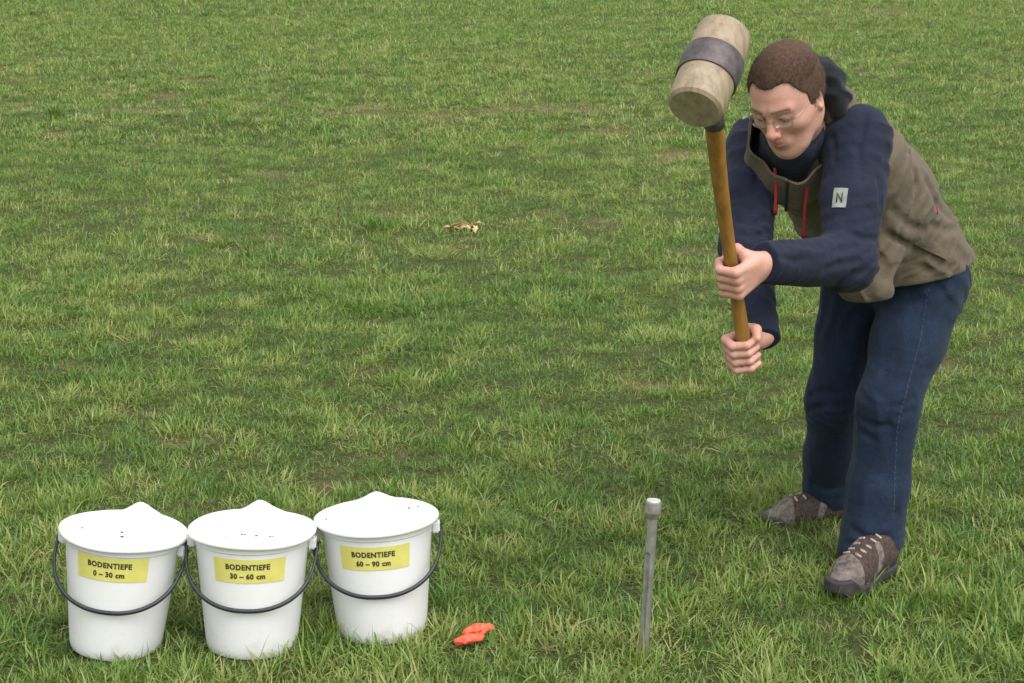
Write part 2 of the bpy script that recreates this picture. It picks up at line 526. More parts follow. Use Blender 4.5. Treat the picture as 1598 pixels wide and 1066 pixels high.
def grass_field(name, bands, cset, nvar, rare, seed):
    r = np.random.default_rng(seed)
    PX, PY, SC = [], [], []
    for y0, y1, dens, sc in bands:
        hw0, hw1 = 0.52 * y0 + 1.6, 0.52 * y1 + 1.6
        n = int(dens * 2 * hw1 * (y1 - y0))
        y = y0 + (y1 - y0) * r.random(n)
        x = (r.random(n) * 2 - 1) * hw1
        k = (np.abs(x) < 0.31 * y + 0.9) | ((np.abs(x) < 0.52 * y + 1.6) & (r.random(n) < .6))
        PX.append(x[k]); PY.append(y[k]); SC.append(np.full(k.sum(), sc))
    x, y, sc = map(np.concatenate, (PX, PY, SC))
    b = bare_mask(x, y)
    dn = fbm2(x, y, 3.2, 21, 3)
    cl = np.clip((fbm2(x, y, 13.0, 61, 2) - .5) * 2.3 + .5, 0, 1)
    keep = r.random(len(x)) > np.maximum(.62 * (1 - cl) ** 1.4, np.clip(b * 0.86 + np.clip((0.34 - dn) * 1.2, 0, 0.35), 0, 0.93))
    for kx, ky, kr in KEEP_OUT: keep &= np.hypot(x - kx, y - ky) > kr
    x, y, sc, b, dn, cl = x[keep], y[keep], sc[keep], b[keep], dn[keep], cl[keep]
    n = len(x)
    big = fbm2(x, y, 0.55, 41, 3); mid = fbm2(x, y, 2.6, 43, 3); fine = np.clip((fbm2(x, y, 9.0, 47, 2) - .5) * 1.7 + .5, 0, 1)
    size = sc * (0.62 + 0.9 * np.clip(mid * 0.6 + fine * 0.5 - 0.1, 0, 1.2)) * r.uniform(0.75, 1.2, n) * (1 - 0.35 * b)
    tall = np.clip((mid - 0.62) * 5, 0, 1)
    size *= (1 + 0.35 * tall) * (.68 + .52 * cl)
    tint = 0.215 + (big - 0.5) * 0.34 + (fine - 0.5) * 0.62 + r.normal(0, 0.15, n) - 0.16 * tall + 0.12 * b
    tint = np.clip(tint, 0.0, 0.75)
    z = height(x, y)
    me = bpy.data.meshes.new(name)
    me.vertices.add(n)
    me.vertices.foreach_set('co', np.stack([x, y, z], 1).astype(np.float32).ravel())
    size = size * (1 + 0.12 * np.clip((4.6 - y) / 1.0, 0, 1))
    scl0 = size
    rot = np.stack([r.normal(0, 0.16, n), r.normal(0, 0.16, n), r.random(n) * 6.283], 1).astype(np.float32)
    scl = np.stack([size, size, size * r.uniform(0.8, 1.2, n)], 1).astype(np.float32)
    var = r.integers(0, nvar - 1, n)
    var[r.random(n) < rare + 0.25 * b] = nvar - 1
    a = me.attributes.new('rot', 'FLOAT_VECTOR', 'POINT'); a.data.foreach_set('vector', rot.ravel())
    a = me.attributes.new('scl', 'FLOAT_VECTOR', 'POINT'); a.data.foreach_set('vector', scl.ravel())
    a = me.attributes.new('variant', 'INT', 'POINT'); a.data.foreach_set('value', var.astype(np.int32))
    a = me.attributes.new('tint', 'FLOAT', 'POINT'); a.data.foreach_set('value', tint.astype(np.float32))
    o = link(name, me, None)
    ng = bpy.data.node_groups.new(name + '_nodes', 'GeometryNodeTree')
    ng.interface.new_socket('Geometry', in_out='INPUT', socket_type='NodeSocketGeometry')
    ng.interface.new_socket('Geometry', in_out='OUTPUT', socket_type='NodeSocketGeometry')
    gi, go = ng.nodes.new('NodeGroupInput'), ng.nodes.new('NodeGroupOutput')
    iop = ng.nodes.new('GeometryNodeInstanceOnPoints')
    ci = ng.nodes.new('GeometryNodeCollectionInfo')
    ci.inputs['Collection'].default_value = cset
    ci.inputs['Separate Children'].default_value = True
    ci.inputs['Reset Children'].default_value = True
    def na(nm, ty):
        q = ng.nodes.new('GeometryNodeInputNamedAttribute'); q.data_type = ty; q.inputs['Name'].default_value = nm
        return q.outputs[0]
    L = ng.links.new
    L(gi.outputs[0], iop.inputs['Points']); L(ci.outputs[0], iop.inputs['Instance'])
    iop.inputs['Pick Instance'].default_value = True
    L(na('variant', 'INT'), iop.inputs['Instance Index'])
    L(na('rot', 'FLOAT_VECTOR'), iop.inputs['Rotation'])
    L(na('scl', 'FLOAT_VECTOR'), iop.inputs['Scale'])
    L(iop.outputs[0], go.inputs[0])
    md = o.modifiers.new('grass', 'NODES'); md.node_group = ng
    me.materials.append(M_GRASS)
    print(name, n, 'clumps')
    return o
ROD_BASE = on_ground(1004, 1022)
for u, v in [(1330, 912), (1352, 895), (1372, 876), (1262, 790), (1290, 788)]:
    q = on_ground(u, v); KEEP_OUT.append((q[0], q[1], 0.03))
KEEP_OUT.append((ROD_BASE[0], ROD_BASE[1], 0.012))
_op = on_ground(740, 1010); KEEP_OUT.append((_op[0], _op[1], 0.04))
tag(grass_field('grass', [(2.4, 5.0, 3000, 0.98), (5.0, 8.0, 2100, 0.86), (8.0, 12.5, 1150, 0.96)], near_set, 8, 0.055, 5),
    'short green grass in tufts over the near part of the field', 'grass', kind='stuff')
tag(grass_field('grass', [(12.5, 18, 500, 0.95), (18, 28, 280, 1.15), (28, 52, 115, 1.6)], far_set, 7, 0.07, 6),
    'green grass over the far part of the field', 'grass', kind='stuff')

# ================================================================== BUCKETS
def plastic_white(name, dirty):
    m, nt, bs = new_mat(name)
    tc = N(nt, 'ShaderNodeTexCoord')
    n = noise_node(nt, 5, 6, 0.7, tc.outputs['Object'])
    r = ramp(nt, n.outputs[0], [(0.3, (0.78, 0.78, 0.785)), (0.75, (0.71, 0.71, 0.71))])
    n2 = noise_node(nt, 26, 8, 0.75, tc.outputs['Object'])
    sp = N(nt, 'ShaderNodeSeparateXYZ'); nt.links.new(tc.outputs['Object'], sp.inputs[0])
    mr = N(nt, 'ShaderNodeMapRange'); nt.links.new(sp.outputs['Z'], mr.inputs['Value'])       # soil splashes low on the wall
    mr.inputs['From Min'].default_value, mr.inputs['From Max'].default_value = 0.11, 0.0
    ml = N(nt, 'ShaderNodeMath', operation='MULTIPLY'); nt.links.new(mr.outputs[0], ml.inputs[0])
    r2 = ramp(nt, n2.outputs[0], [(0.52, (0, 0, 0)), (0.75, (1, 1, 1))])
    nt.links.new(r2.outputs[0], ml.inputs[1])
    m3 = N(nt, 'ShaderNodeMath', operation='MULTIPLY'); nt.links.new(ml.outputs[0], m3.inputs[0]); m3.inputs[1].default_value = dirty
    mx = N(nt, 'ShaderNodeMix', data_type='RGBA')
    n5 = noise_node(nt, 9, 8, 0.8, tc.outputs['Object']); r5 = ramp(nt, n5.outputs[0], [(0.60, (0, 0, 0)), (0.78, (.35, .35, .35))])   # handling smudges
    m4 = N(nt, 'ShaderNodeMath', operation='ADD'); nt.links.new(m3.outputs[0], m4.inputs[0]); nt.links.new(r5.outputs[0], m4.inputs[1])
    nt.links.new(m4.outputs[0], mx.inputs[0]); nt.links.new(r.outputs[0], mx.inputs[6]); mx.inputs[7].default_value = (0.33, 0.27, 0.18, 1)
    nt.links.new(mx.outputs[2], bs.inputs['Base Color'])
    bs.inputs['Roughness'].default_value = 0.38
    bs.inputs['Subsurface Weight'].default_value = 0.08
    bs.inputs['Subsurface Radius'].default_value = (0.01, 0.01, 0.01)
    n4 = noise_node(nt, 14, 3, 0.5, tc.outputs['Object'])
    bump(nt, bs, n4.outputs[0], 0.15, 0.002)
    return m
M_WALL = plastic_white('bucket_plastic', 0.45)
M_LID = plastic_white('lid_plastic', 0.0)
M_BAIL = plain('black_plastic', (0.012, 0.013, 0.02), (0.02, 0.021, 0.03), 20, 0.4)
M_LABEL = plain('yellow_paper', (0.60, 0.55, 0.13), (0.68, 0.63, 0.18), 25, 0.55, 0.1)
M_INK = plain('black_ink', (0.035, 0.03, 0.02), (0.05, 0.045, 0.03), 60, 0.6, 0.05)
M_DIRT = plain('soil_crumb', (0.06, 0.04, 0.025), (0.14, 0.1, 0.06), 90, 0.95, 0.8)

B_H, R0, R1 = 0.262, 0.104, 0.1315
def wall_r(z): return R0 + (R1 - R0) * (z / B_H)
def text_mesh(body, size, bold):
    cu = bpy.data.curves.new('lettering', 'FONT')
    cu.body = body; cu.size = size; cu.align_x = 'CENTER'; cu.align_y = 'CENTER'
    cu.offset = bold; cu.space_character = 1.12; cu.resolution_u = 3
    o = bpy.data.objects.new('lettering_source', cu); COL.objects.link(o)
    bpy.context.view_layer.update()
    me = bpy.data.meshes.new_from_object(o.evaluated_get(bpy.context.evaluated_depsgraph_get()))
    bpy.data.objects.remove(o); bpy.data.curves.remove(cu)
    return me
def wrap(me, z0, yaw, lift, xs=1.0):
    """bend a flat mesh (x, y) around the bucket wall; front of the bucket is -Y"""
    for v in me.vertices:
        z = z0 + v.co.y
        r = wall_r(z) + lift
        a = v.co.x * xs / wall_r(z0) + yaw
        v.co = (r * math.sin(a), -r * math.cos(a), z)
    me.update()
    return me
def make_bucket(xy, lean, turn, lid_peak, label_lines, label_z, label_yaw, bail_turn, specks, label, tall=1.09):
    z0 = float(height(np.array([xy[0]]), np.array([xy[1]]))[0])
    root = empty('bucket', (xy[0], xy[1], z0 - 0.004))
    root.rotation_euler = (math.radians(-2.4), lean, turn)
    root.scale = (1, 1, tall)
    tag(root, label, 'bucket', 'white sample buckets in a row')
    prof = [(0, 0.004), (0.09, 0.004), (R0 - 0.012, 0.0), (R0 - 0.003, 0.002), (R0, 0.008)]
    prof += [(wall_r(z), z) for z in np.linspace(0.02, 0.236, 12)]
    prof += [(wall_r(.238) + 0.003, 0.2385), (wall_r(.24) + 0.0035, 0.244), (wall_r(.25) + 0.0035, 0.256), (wall_r(.25), 0.2575), (wall_r(.25) - 0.004, 0.256), (0.120, 0.20), (0, 0.19)]
    link('wall', autosmooth(lathe_mesh('bucket_wall', prof, 72), 35), M_WALL, root)
    # lid: overhanging edge, flat shoulder, pulled-up bell-shaped grip
    V, Fc = [], []
    n = 72
    rings = [(0.134, 0.2515), (0.1445, 0.2515), (0.1458, 0.2530), (0.1462, 0.2560), (0.1456, 0.2590), (0.1435, 0.2605), (0.139, 0.2605), (0.132, 0.2595)]
    rings += [(r, 0.2595) for r in np.linspace(0.124, 0.006, 20)]
    px_, py_, ph, pw = lid_peak
    for r, z in rings:
        for k in range(n):
            a = 2 * math.pi * k / n
            x, y = r * math.cos(a), r * math.sin(a)
            q = math.hypot(x - px_, (y - py_) * 0.95)
            bell = ph * (0.55 * math.exp(-(q / (pw * .8)) ** 1.7) + 0.45 * math.exp(-(q / (pw * 1.8)) ** 2)) * min(1, max(0, (0.140 - r) / 0.03))
            V.append((x, y, z + bell + 0.0012 * math.sin(3 * a + xy[0] * 9) * (r > 0.13)))
    V.append((0, 0, 0.2595 + ph * (0.72 * math.exp(-(math.hypot(px_, py_) / pw) ** 2) + 0.28 * math.exp(-(math.hypot(px_, py_) / (pw * 2.1)) ** 2))))
    for i in range(len(rings) - 1):
        for k in range(n):
            Fc.append((i * n + k, i * n + (k + 1) % n, (i + 1) * n + (k + 1) % n, (i + 1) * n + k))
    e = (len(rings) - 1) * n
    for k in range(n): Fc.append((e + k, e + (k + 1) % n, len(V) - 1))
    lid = link('lid', autosmooth(pymesh('lid', V, Fc), 60), M_LID, root)
    for sx, sy, ss in specks:
        bm = bmesh.new(); bmesh.ops.create_icosphere(bm, subdivisions=1, radius=ss * 1.5)
        for v in bm.verts: v.co = Vector((v.co.x * random.uniform(.6, 1.5), v.co.y * random.uniform(.8, 1.8), v.co.z * 0.5))
        q = math.hypot(sx - px_, sy - py_)
        zz = 0.2600 + ph * (0.55 * math.exp(-(q / (pw * .8)) ** 1.7) + 0.45 * math.exp(-(q / (pw * 1.8)) ** 2))
        bmesh.ops.translate(bm, verts=bm.verts, vec=(sx, sy, zz))
        me = bpy.data.meshes.new('soil_crumb'); bm.to_mesh(me); bm.free()
        link('soil_crumb', me, M_DIRT, lid)
    # ears that carry the bail
    for s in (-1, 1):
        bm = bmesh.new(); bmesh.ops.create_cube(bm, size=1)
        for v in bm.verts:
            t = 0.75 if v.co.z < 0 else 1.0
            v.co = Vector((v.co.x * 0.020, v.co.y * 0.04 * t, v.co.z * 0.026))
        bmesh.ops.bevel(bm, geom=bm.edges[:], offset=0.004, segments=2, affect='EDGES')
        bmesh.ops.rotate(bm, verts=bm.verts, matrix=Matrix.Rotation(bail_turn, 3, 'Z'))
        bmesh.ops.translate(bm, verts=bm.verts, vec=(s * 0.1365 * math.cos(bail_turn), s * 0.1365 * math.sin(bail_turn), 0.2305))
        me = bpy.data.meshes.new('ear'); bm.to_mesh(me); bm.free()
        link('ear', autosmooth(me, 35), M_WALL, root)
    # bail hanging against the front of the wall
    depth, hw = 0.168, 0.149
    front = R1 + 0.008
    for _ in range(4):
        dn = math.sqrt(depth ** 2 - front ** 2)
        front = wall_r(0.229 - dn) + 0.0075
    dn = math.sqrt(depth ** 2 - front ** 2)
    pts = []
    for k in range(49):
        t = math.pi * k / 48
        sx = math.copysign(abs(math.cos(t)) ** 0.86, math.cos(t))
        sdp = math.sin(t) ** 0.93
        x = hw * sx * (1 + 0.035 * math.sin(t * 2) ** 2); y = -front * sdp; z = 0.229 - dn * sdp
        rr = math.hypot(x, y); need = wall_r(z) + 0.0065
        if rr < need: x *= need / rr; y *= need / rr
        c_, s_ = math.cos(bail_turn), math.sin(bail_turn)
        pts.append((x * c_ - y * s_, x * s_ + y * c_, z))
    link('handle', tube_mesh('handle', pts, [0.0047 if 8 < i < 40 else 0.0038 for i in range(49)], 10), M_BAIL, root)
    # printed yellow label
    W_, H_ = 0.167, 0.052
    V, Fc = [], []
    for i in range(25):
        for j in range(5): V.append((W_ * (i / 24 - .5), H_ * (j / 4 - .5), 0))
    for i in range(24):
        for j in range(4): Fc.append((i * 5 + j, (i + 1) * 5 + j, (i + 1) * 5 + j + 1, i * 5 + j + 1))
    lab = link('paper_label', wrap(pymesh('paper_label', V, Fc), label_z, label_yaw, 0.0012), M_LABEL, root)
    for k, (ln, sz, dy) in enumerate(label_lines):
        me = wrap(text_mesh(ln, sz, 0.0008), label_z + dy, label_yaw - 0.03, 0.0018)
        link('lettering', me, M_INK, lab)
    return root
make_bucket(BUCKET_XY[0], math.radians(6.5), 0.0, (0.022, 0.066, 0.044, 0.042), [('BODENTIEFE', 0.0160, 0.0085), ('0 – 30 cm', 0.0155, -0.0115)], 0.209, 0.0, -0.04,
            [(0.002, -0.035, 0.0028), (0.007, -0.06, 0.003), (-0.09, -0.025, 0.0018), (0.02, -0.06, 0.0013)],
            'leaning white bucket whose lid peaks off centre, yellow label reading 0 – 30 cm')
make_bucket(BUCKET_XY[1], math.radians(1.8), 0.0, (0.008, 0.066, 0.042, 0.042), [('BODENTIEFE', 0.0160, 0.0085), ('30 – 60 cm', 0.0155, -0.0115)], 0.201, 0.085, 0.03,
            [(-0.015, -0.06, 0.0022), (-0.008, -0.061, 0.0018), (0.018, -0.066, 0.0024), (0.05, -0.07, 0.0022), (0.056, -0.066, 0.0016), (-0.05, -0.075, 0.0012)],
            'upright white bucket between the two others, yellow label reading 30 – 60 cm')
make_bucket(BUCKET_XY[2], math.radians(-2.0), 0.0, (-0.004, 0.064, 0.036, 0.044), [('BODENTIEFE', 0.0160, 0.0085), ('60 – 90 cm', 0.0155, -0.0115)], 0.200, 0.02, 0.05,
            [(-0.115, -0.02, 0.0018), (0.075, 0.03, 0.0022), (0.095, 0.045, 0.0018), (0.065, 0.015, 0.0014)],
            'white lidded bucket next to the orange plastic piece, yellow label 60 – 90 cm')

# ================================================================== SOIL PROBE
def steel(name, c1, c2, rough):
    return plain(name, c1, c2, 40, rough, 0.25, 0.001, 0.6)
M_STEEL = steel('worn_steel', (0.27, 0.265, 0.25), (0.44, 0.43, 0.41), 0.3)
M_STEEL_CAP = steel('struck_steel', (0.26, 0.24, 0.225), (0.46, 0.44, 0.42), 0.45)
p_top = at(1020, 782, 3.74)
ax = nrm(p_top - ROD_BASE)
sx_ = perp([1, 0, 0], ax); sy_ = np.cross(ax, sx_)
rod_len = float(np.linalg.norm(p_top - ROD_BASE))
probe = empty('soil_probe', ROD_BASE)
tag(probe, 'steel soil sampling probe with grooved shaft driven upright into the grass', 'soil probe')
Rm = np.stack([sx_, sy_, ax], 1)
def probe_shaft(P):
    d = cap(P, (0, 0, -0.08), (0, 0, rod_len - 0.03), 0.0108, 0.0120)
    g = cap(P, (-0.0080, -0.0080, -0.2), (-0.0085, -0.0086, rod_len - 0.125), 0.0066, 0.0070)
    return smax(d, -g, 0.001)
me, _ = sdf_mesh('shaft', probe_shaft, (-.03, -.03, -.1), (.03, .03, rod_len), 0.0015)
def orient(me, R, t=None):
    M = Matrix([[*R[0], 0], [*R[1], 0], [*R[2], 0], [0, 0, 0, 1]])
    if t is not None: M = Matrix.Translation(Vector(t)) @ M
    me.transform(M)
    return me
link('shaft', orient(me, Rm), M_STEEL, probe)
Lr = rod_len
cp = [(0, Lr - 0.040), (0.0125, Lr - 0.040), (0.0150, Lr - 0.036), (0.0155, Lr - 0.030), (0.0182, Lr - 0.026), (0.0186, Lr - 0.006), (0.0176, Lr - 0.001), (0.0150, Lr + 0.001), (0, Lr + 0.001)]
fc = [(0, Lr - .002), (0.0150, Lr - .002), (0.0158, Lr + 0.001), (0.0150, Lr + 0.0028), (0.008, Lr + 0.0036), (0, Lr + 0.0038)]
M_FACE = steel('bright_struck_steel', (0.62, 0.61, 0.59), (0.8, 0.79, 0.77), 0.45)
link('striking_cap', orient(autosmooth(lathe_mesh('striking_cap', cp, 32), 30), Rm), M_STEEL_CAP, probe)
link('struck_face', orient(autosmooth(lathe_mesh('struck_face', fc, 32), 30), Rm), M_FACE, probe)

# ================================================================== ORANGE PLASTIC PIECE
M_ORANGE = plain('orange_plastic', (0.80, 0.07, 0.03), (0.95, 0.16, 0.075), 70, 0.5, 0.8)
def orange_f(P):
    d = chain(P, [(-.046, -.016, .010), (-.02, -.018, .016), (.014, -.014, .013)], [.0115, .0145, .0125], .006)
    e = chain(P, [(-.016, .012, .017), (.012, .016, .023), (.043, .016, .019)], [.011, .0135, .0125], .006)
    d = smin(d, e, .003)
    d = smin(d, cap(P, (.012, -.010, .013), (.036, .010, .017), .006), .004)
    d = smax(d, -cap(P, (-.020, -.001, .028), (.022, .002, .030), .0045), .002)
    return d + (vnoise(P * 110, 3) - .5) * .006
me, _ = sdf_mesh('orange_piece', orange_f, (-.07, -.05, -.02), (.07, .05, .06), 0.002)
oz = float(height(np.array([_op[0]]), np.array([_op[1]]))[0])
o = link('plastic_piece', me, M_ORANGE); o.location = (_op[0], _op[1], oz + 0.026); o.rotation_euler = (0.15, -0.1, 0.12); o.scale = (.86, .9, .72)
tag(o, 'bright orange-red plastic piece lying in the grass beside the 60 – 90 cm bucket', 'plastic piece')

# ================================================================== DRY HUSK AND TUFT OUT IN THE FIELD
M_HUSK = plain('dry_leaf', (0.26, 0.13, 0.045), (0.62, 0.46, 0.26), 28, 0.75, 0.5)
hp = on_ground(722, 358); hz = float(height(np.array([hp[0]]), np.array([hp[1]]))[0])
V, Fc = [], []
for k in range(16):
    blade(V, Fc, [], (random.uniform(-.06, .06), random.uniform(-.03, .03), 0.005), random.random() * 6.283, random.uniform(.04, .085), random.uniform(.02, .036), random.uniform(.4, 1.3), random.uniform(.6, 2.2), 0, 0, 6, random.uniform(-1.6, 1.6))
husk = link('dry_leaf', pymesh('dry_leaf', V, Fc), M_HUSK)
sm = husk.modifiers.new('thick', 'SOLIDIFY'); sm.thickness = 0.002
husk.scale = (1.35, 1.3, 1.2)
husk.location = (hp[0], hp[1], hz + 0.008)
tag(husk, 'crumpled brown and tan dry leaf clump lying alone on the open grass', 'dry leaf')
def tuft(u, v, n, lmax, label):
    p = on_ground(u, v); z = float(height(np.array([p[0]]), np.array([p[1]]))[0])
    V, Fc, C = [], [], []
    for _ in range(n):
        a = random.random() * 6.283; r = 0.05 * math.sqrt(random.random())
        blade(V, Fc, C, (r * math.cos(a), r * math.sin(a), 0), a + random.gauss(0, .5), random.uniform(.5, 1) * lmax, random.uniform(.005, .009), random.uniform(.05, .5), random.uniform(.2, 1.0), random.random() * .3, 0, 5, random.uniform(-.8, .8))
    me = pymesh('grass_tuft', V, Fc); set_colors(me, np.array(C, np.float32), 'blade')
    o = link('grass_tuft', me, M_TUFT); o.location = (p[0], p[1], z)
    tag(o, label, 'grass tuft')
M_TUFT = plain('dark_grass', (0.10, 0.20, 0.035), (0.15, 0.26, 0.05), 30, 0.5, 0.1)
tuft(84, 187, 110, 0.17, 'tall dark green tuft standing up from the short grass by the wheel track')

# ================================================================== PERSON : skeleton
pel = at(1395, 412, 4.55)
sL, sR = at(1338, 216, 4.06), at(1178, 228, 4.28)
eL, hL = at(1322, 408, 3.90), at(1150, 424, 3.70)
eR, hR = at(1162, 385, 4.03), at(1160, 533, 3.745)
headc = at(1229, 152, 3.97)
HS = 0.945
fwd = nrm([-.69, -.72, 0]); left = nrm([.72, -.69, 0])
hipL, hipR = pel + .10 * left - [0, 0, .03], pel - .10 * left - [0, 0, .03]
kL, aL = at(1386, 635, 4.325), at(1360, 854, 4.285)
kR, aR = at(1301, 625, 4.60), at(1294, 772, 4.72)
smid = (sL + sR) / 2
spine = nrm(smid - pel)
LS = perp(sL - sR, spine)
BK = np.cross(spine, LS)
if BK[2] < 0: BK = -BK
person = empty('person', ((aL[0] + aR[0]) / 2, (aL[1] + aR[1]) / 2, 0))
tag(person, 'person in navy and brown jacket and blue jeans bending forward to swing a mallet', 'person')
PB = np.array(person.location)
def plink(name, me, mat, parent=person):
    """link a part modelled in world coordinates under the person (or under one of its parts)"""
    me.transform(Matrix.Translation(-Vector(PB)))
    return link(name, me, mat, parent)

# ------------------------------------------------------------------ mallet (held, a thing of its own)
hd_pts = [at(1167, 566, 3.765), at(1160, 528, 3.75), at(1151, 470, 3.735), at(1141, 410, 3.70), at(1131, 340, 3.655), at(1122, 270, 3.60), at(1116, 210, 3.55), at(1111, 150, 3.49), at(1108, 110, 3.445)]
def smooth_path(pts, n):
    pts = np.array(pts); t = np.linspace(0, len(pts) - 1, n); out = []
    for q in t:
        i = min(int(q), len(pts) - 2); f = q - i
        p0, p1, p2, p3 = pts[max(i - 1, 0)], pts[i], pts[i + 1], pts[min(i + 2, len(pts) - 1)]
        out.append(0.5 * ((2 * p1) + (-p0 + p2) * f + (2 * p0 - 5 * p1 + 4 * p2 - p3) * f * f + (-p0 + 3 * p1 - 3 * p2 + p3) * f ** 3))
    return np.array(out)
hpath = smooth_path(hd_pts, 60)
mallet = empty('mallet', hpath[0])
tag(mallet, 'wooden mallet with banded pale head and ochre handle raised in both hands', 'mallet')
MB = Vector(hpath[0])
def mlink(name, me, mat, parent=mallet):
    me.transform(Matrix.Translation(-MB)); return link(name, me, mat, parent)
def wood(name, c1, c2, c3):
    m, nt, bs = new_mat(name)
    tc = N(nt, 'ShaderNodeTexCoord'); mp = N(nt, 'ShaderNodeMapping')
    mp.inputs['Scale'].default_value = (60, 60, 7)
    nt.links.new(tc.outputs['Object'], mp.inputs['Vector'])
    n = noise_node(nt, 1.0, 6, 0.65, mp.outputs[0])
    r = ramp(nt, n.outputs[0], [(0.28, c1), (0.5, c2), (0.75, c3)])
    nt.links.new(r.outputs[0], bs.inputs['Base Color'])
    bs.inputs['Roughness'].default_value = 0.55
    bump(nt, bs, n.outputs[0], 0.3, 0.002)
    return m
M_HANDLE = wood('ochre_wood', (0.16, 0.075, 0.012), (0.26, 0.125, 0.022), (0.36, 0.19, 0.04))
M_HEADW = wood('pale_wood', (0.18, 0.13, 0.078), (0.28, 0.215, 0.14), (0.37, 0.30, 0.215))
M_BAND = steel('dark_steel', (0.075, 0.062, 0.062), (0.16, 0.135, 0.135), 0.6)
rads = [0.0185 - 0.004 * math.sin(math.pi * min(1, i / 42)) for i in range(60)]
rads[0] = 0.0165
mlink('handle', tube_mesh('handle', hpath, rads, 16), M_HANDLE)
mlink('ferrule', tube_mesh('ferrule', hpath[46:58], 0.0215, 16), M_BAND)
T = nrm(hpath[-1] - hpath[-8])
want = np.array([-.60 * .60, -.80, -.80 * .60])
A = perp(want, T)
hc = hpath[-1]
Rh = np.stack([perp(T, A), np.cross(A, perp(T, A)), A], 1)
HL, HR_ = 0.105, 0.056
def mallet_part(prof):
    return orient(autosmooth(lathe_mesh('mallet_head', prof, 48), 35), Rh, hc)
mlink('head', mallet_part([(0, -HL), (HR_ * .86, -HL), (HR_ * .97, -HL + .006), (HR_, -HL + .03), (HR_ * 1.02, 0), (HR_, HL - .03), (HR_ * .97, HL - .006), (HR_ * .86, HL), (0, HL + .001)]), M_HEADW)
mlink('band', mallet_part([(HR_ * .9, -.03), (HR_ + .004, -.03), (HR_ + .0052, -.027), (HR_ + .0052, .027), (HR_ + .004, .03), (HR_ * .9, .03)]), M_BAND)

# ------------------------------------------------------------------ hands
class Hand:
    def __init__(s, i, w_hint, p_hint, elbow, scale=1.0, flip=1):
        s.C = hpath[i]; s.h = nrm(hpath[min(i + 2, 59)] - hpath[max(i - 2, 0)]) * flip
        s.w = perp(w_hint, s.h)
        p = np.cross(s.h, s.w)
        s.p = p if np.dot(p, p_hint) > 0 else -p
        s.k = scale
        s.wrist = s.pt(.078, .026, -.004)
        s.elbow = elbow
    def pt(s, w, p, h): return s.C + s.k * (w * s.w + p * s.p + h * s.h)
    def ring(s, ang, R, h):
        return s.pt(-R * math.sin(ang), R * math.cos(ang), h)
    def f(s, P):
        k = s.k; d = None
        hs = [.031, .0105, -.0100, -.0300]
        ln = [1.0, 1.06, 1.0, .9]
        rr = [.0093, .0096, .0092, .0082]
        for h, l, r in zip(hs, ln, rr):
            K = s.pt(-.020, .036, h * .98)
            pts = [K, s.ring(math.radians(88), .0335, h * 1.0), s.ring(math.radians(150), .0275, h * .97), s.ring(math.radians(150 + 62 * l), .0255, h * .95)]
            c = chain(P, pts, [r * 1.12 * k, r * 1.05 * k, r * .95 * k, r * .85 * k], .004)
            d = c if d is None else smin(d, c, .0025)
        palm = None
        for h in hs:
            c = cap(P, s.pt(.058, .028, h * .55), s.pt(-.017, .034, h * .95), .0150 * k, .0118 * k)
            palm = c if palm is None else smin(palm, c, .010)
        th = chain(P, [s.pt(.052, .022, .020), s.pt(.030, .014, .036), s.pt(.030, -.012, .044), s.pt(.014, -.030, .036)], [.0165 * k, .0140 * k, .0112 * k, .0092 * k], .008)
        palm = smin(palm, th, .009)
        palm = smin(palm, cap(P, s.pt(.056, .024, -.004), s.wrist, .023 * k, .025 * k), .014)
        d = smin(d, palm, .006)
        d = smax(d, -(np.linalg.norm(np.cross(P - s.C.astype(np.float32), s.h.astype(np.float32)), axis=1) - .0150), .003)
        return smin(d, cap(P, s.wrist, s.elbow, .026, .036), .015)
handL = Hand(20, eL - hL, np.array([0.1, -1, 0.1]), eL)
handR = Hand(4, np.array([.75, .55, .35]), np.array([-.3, 1, 0.1]), eR)

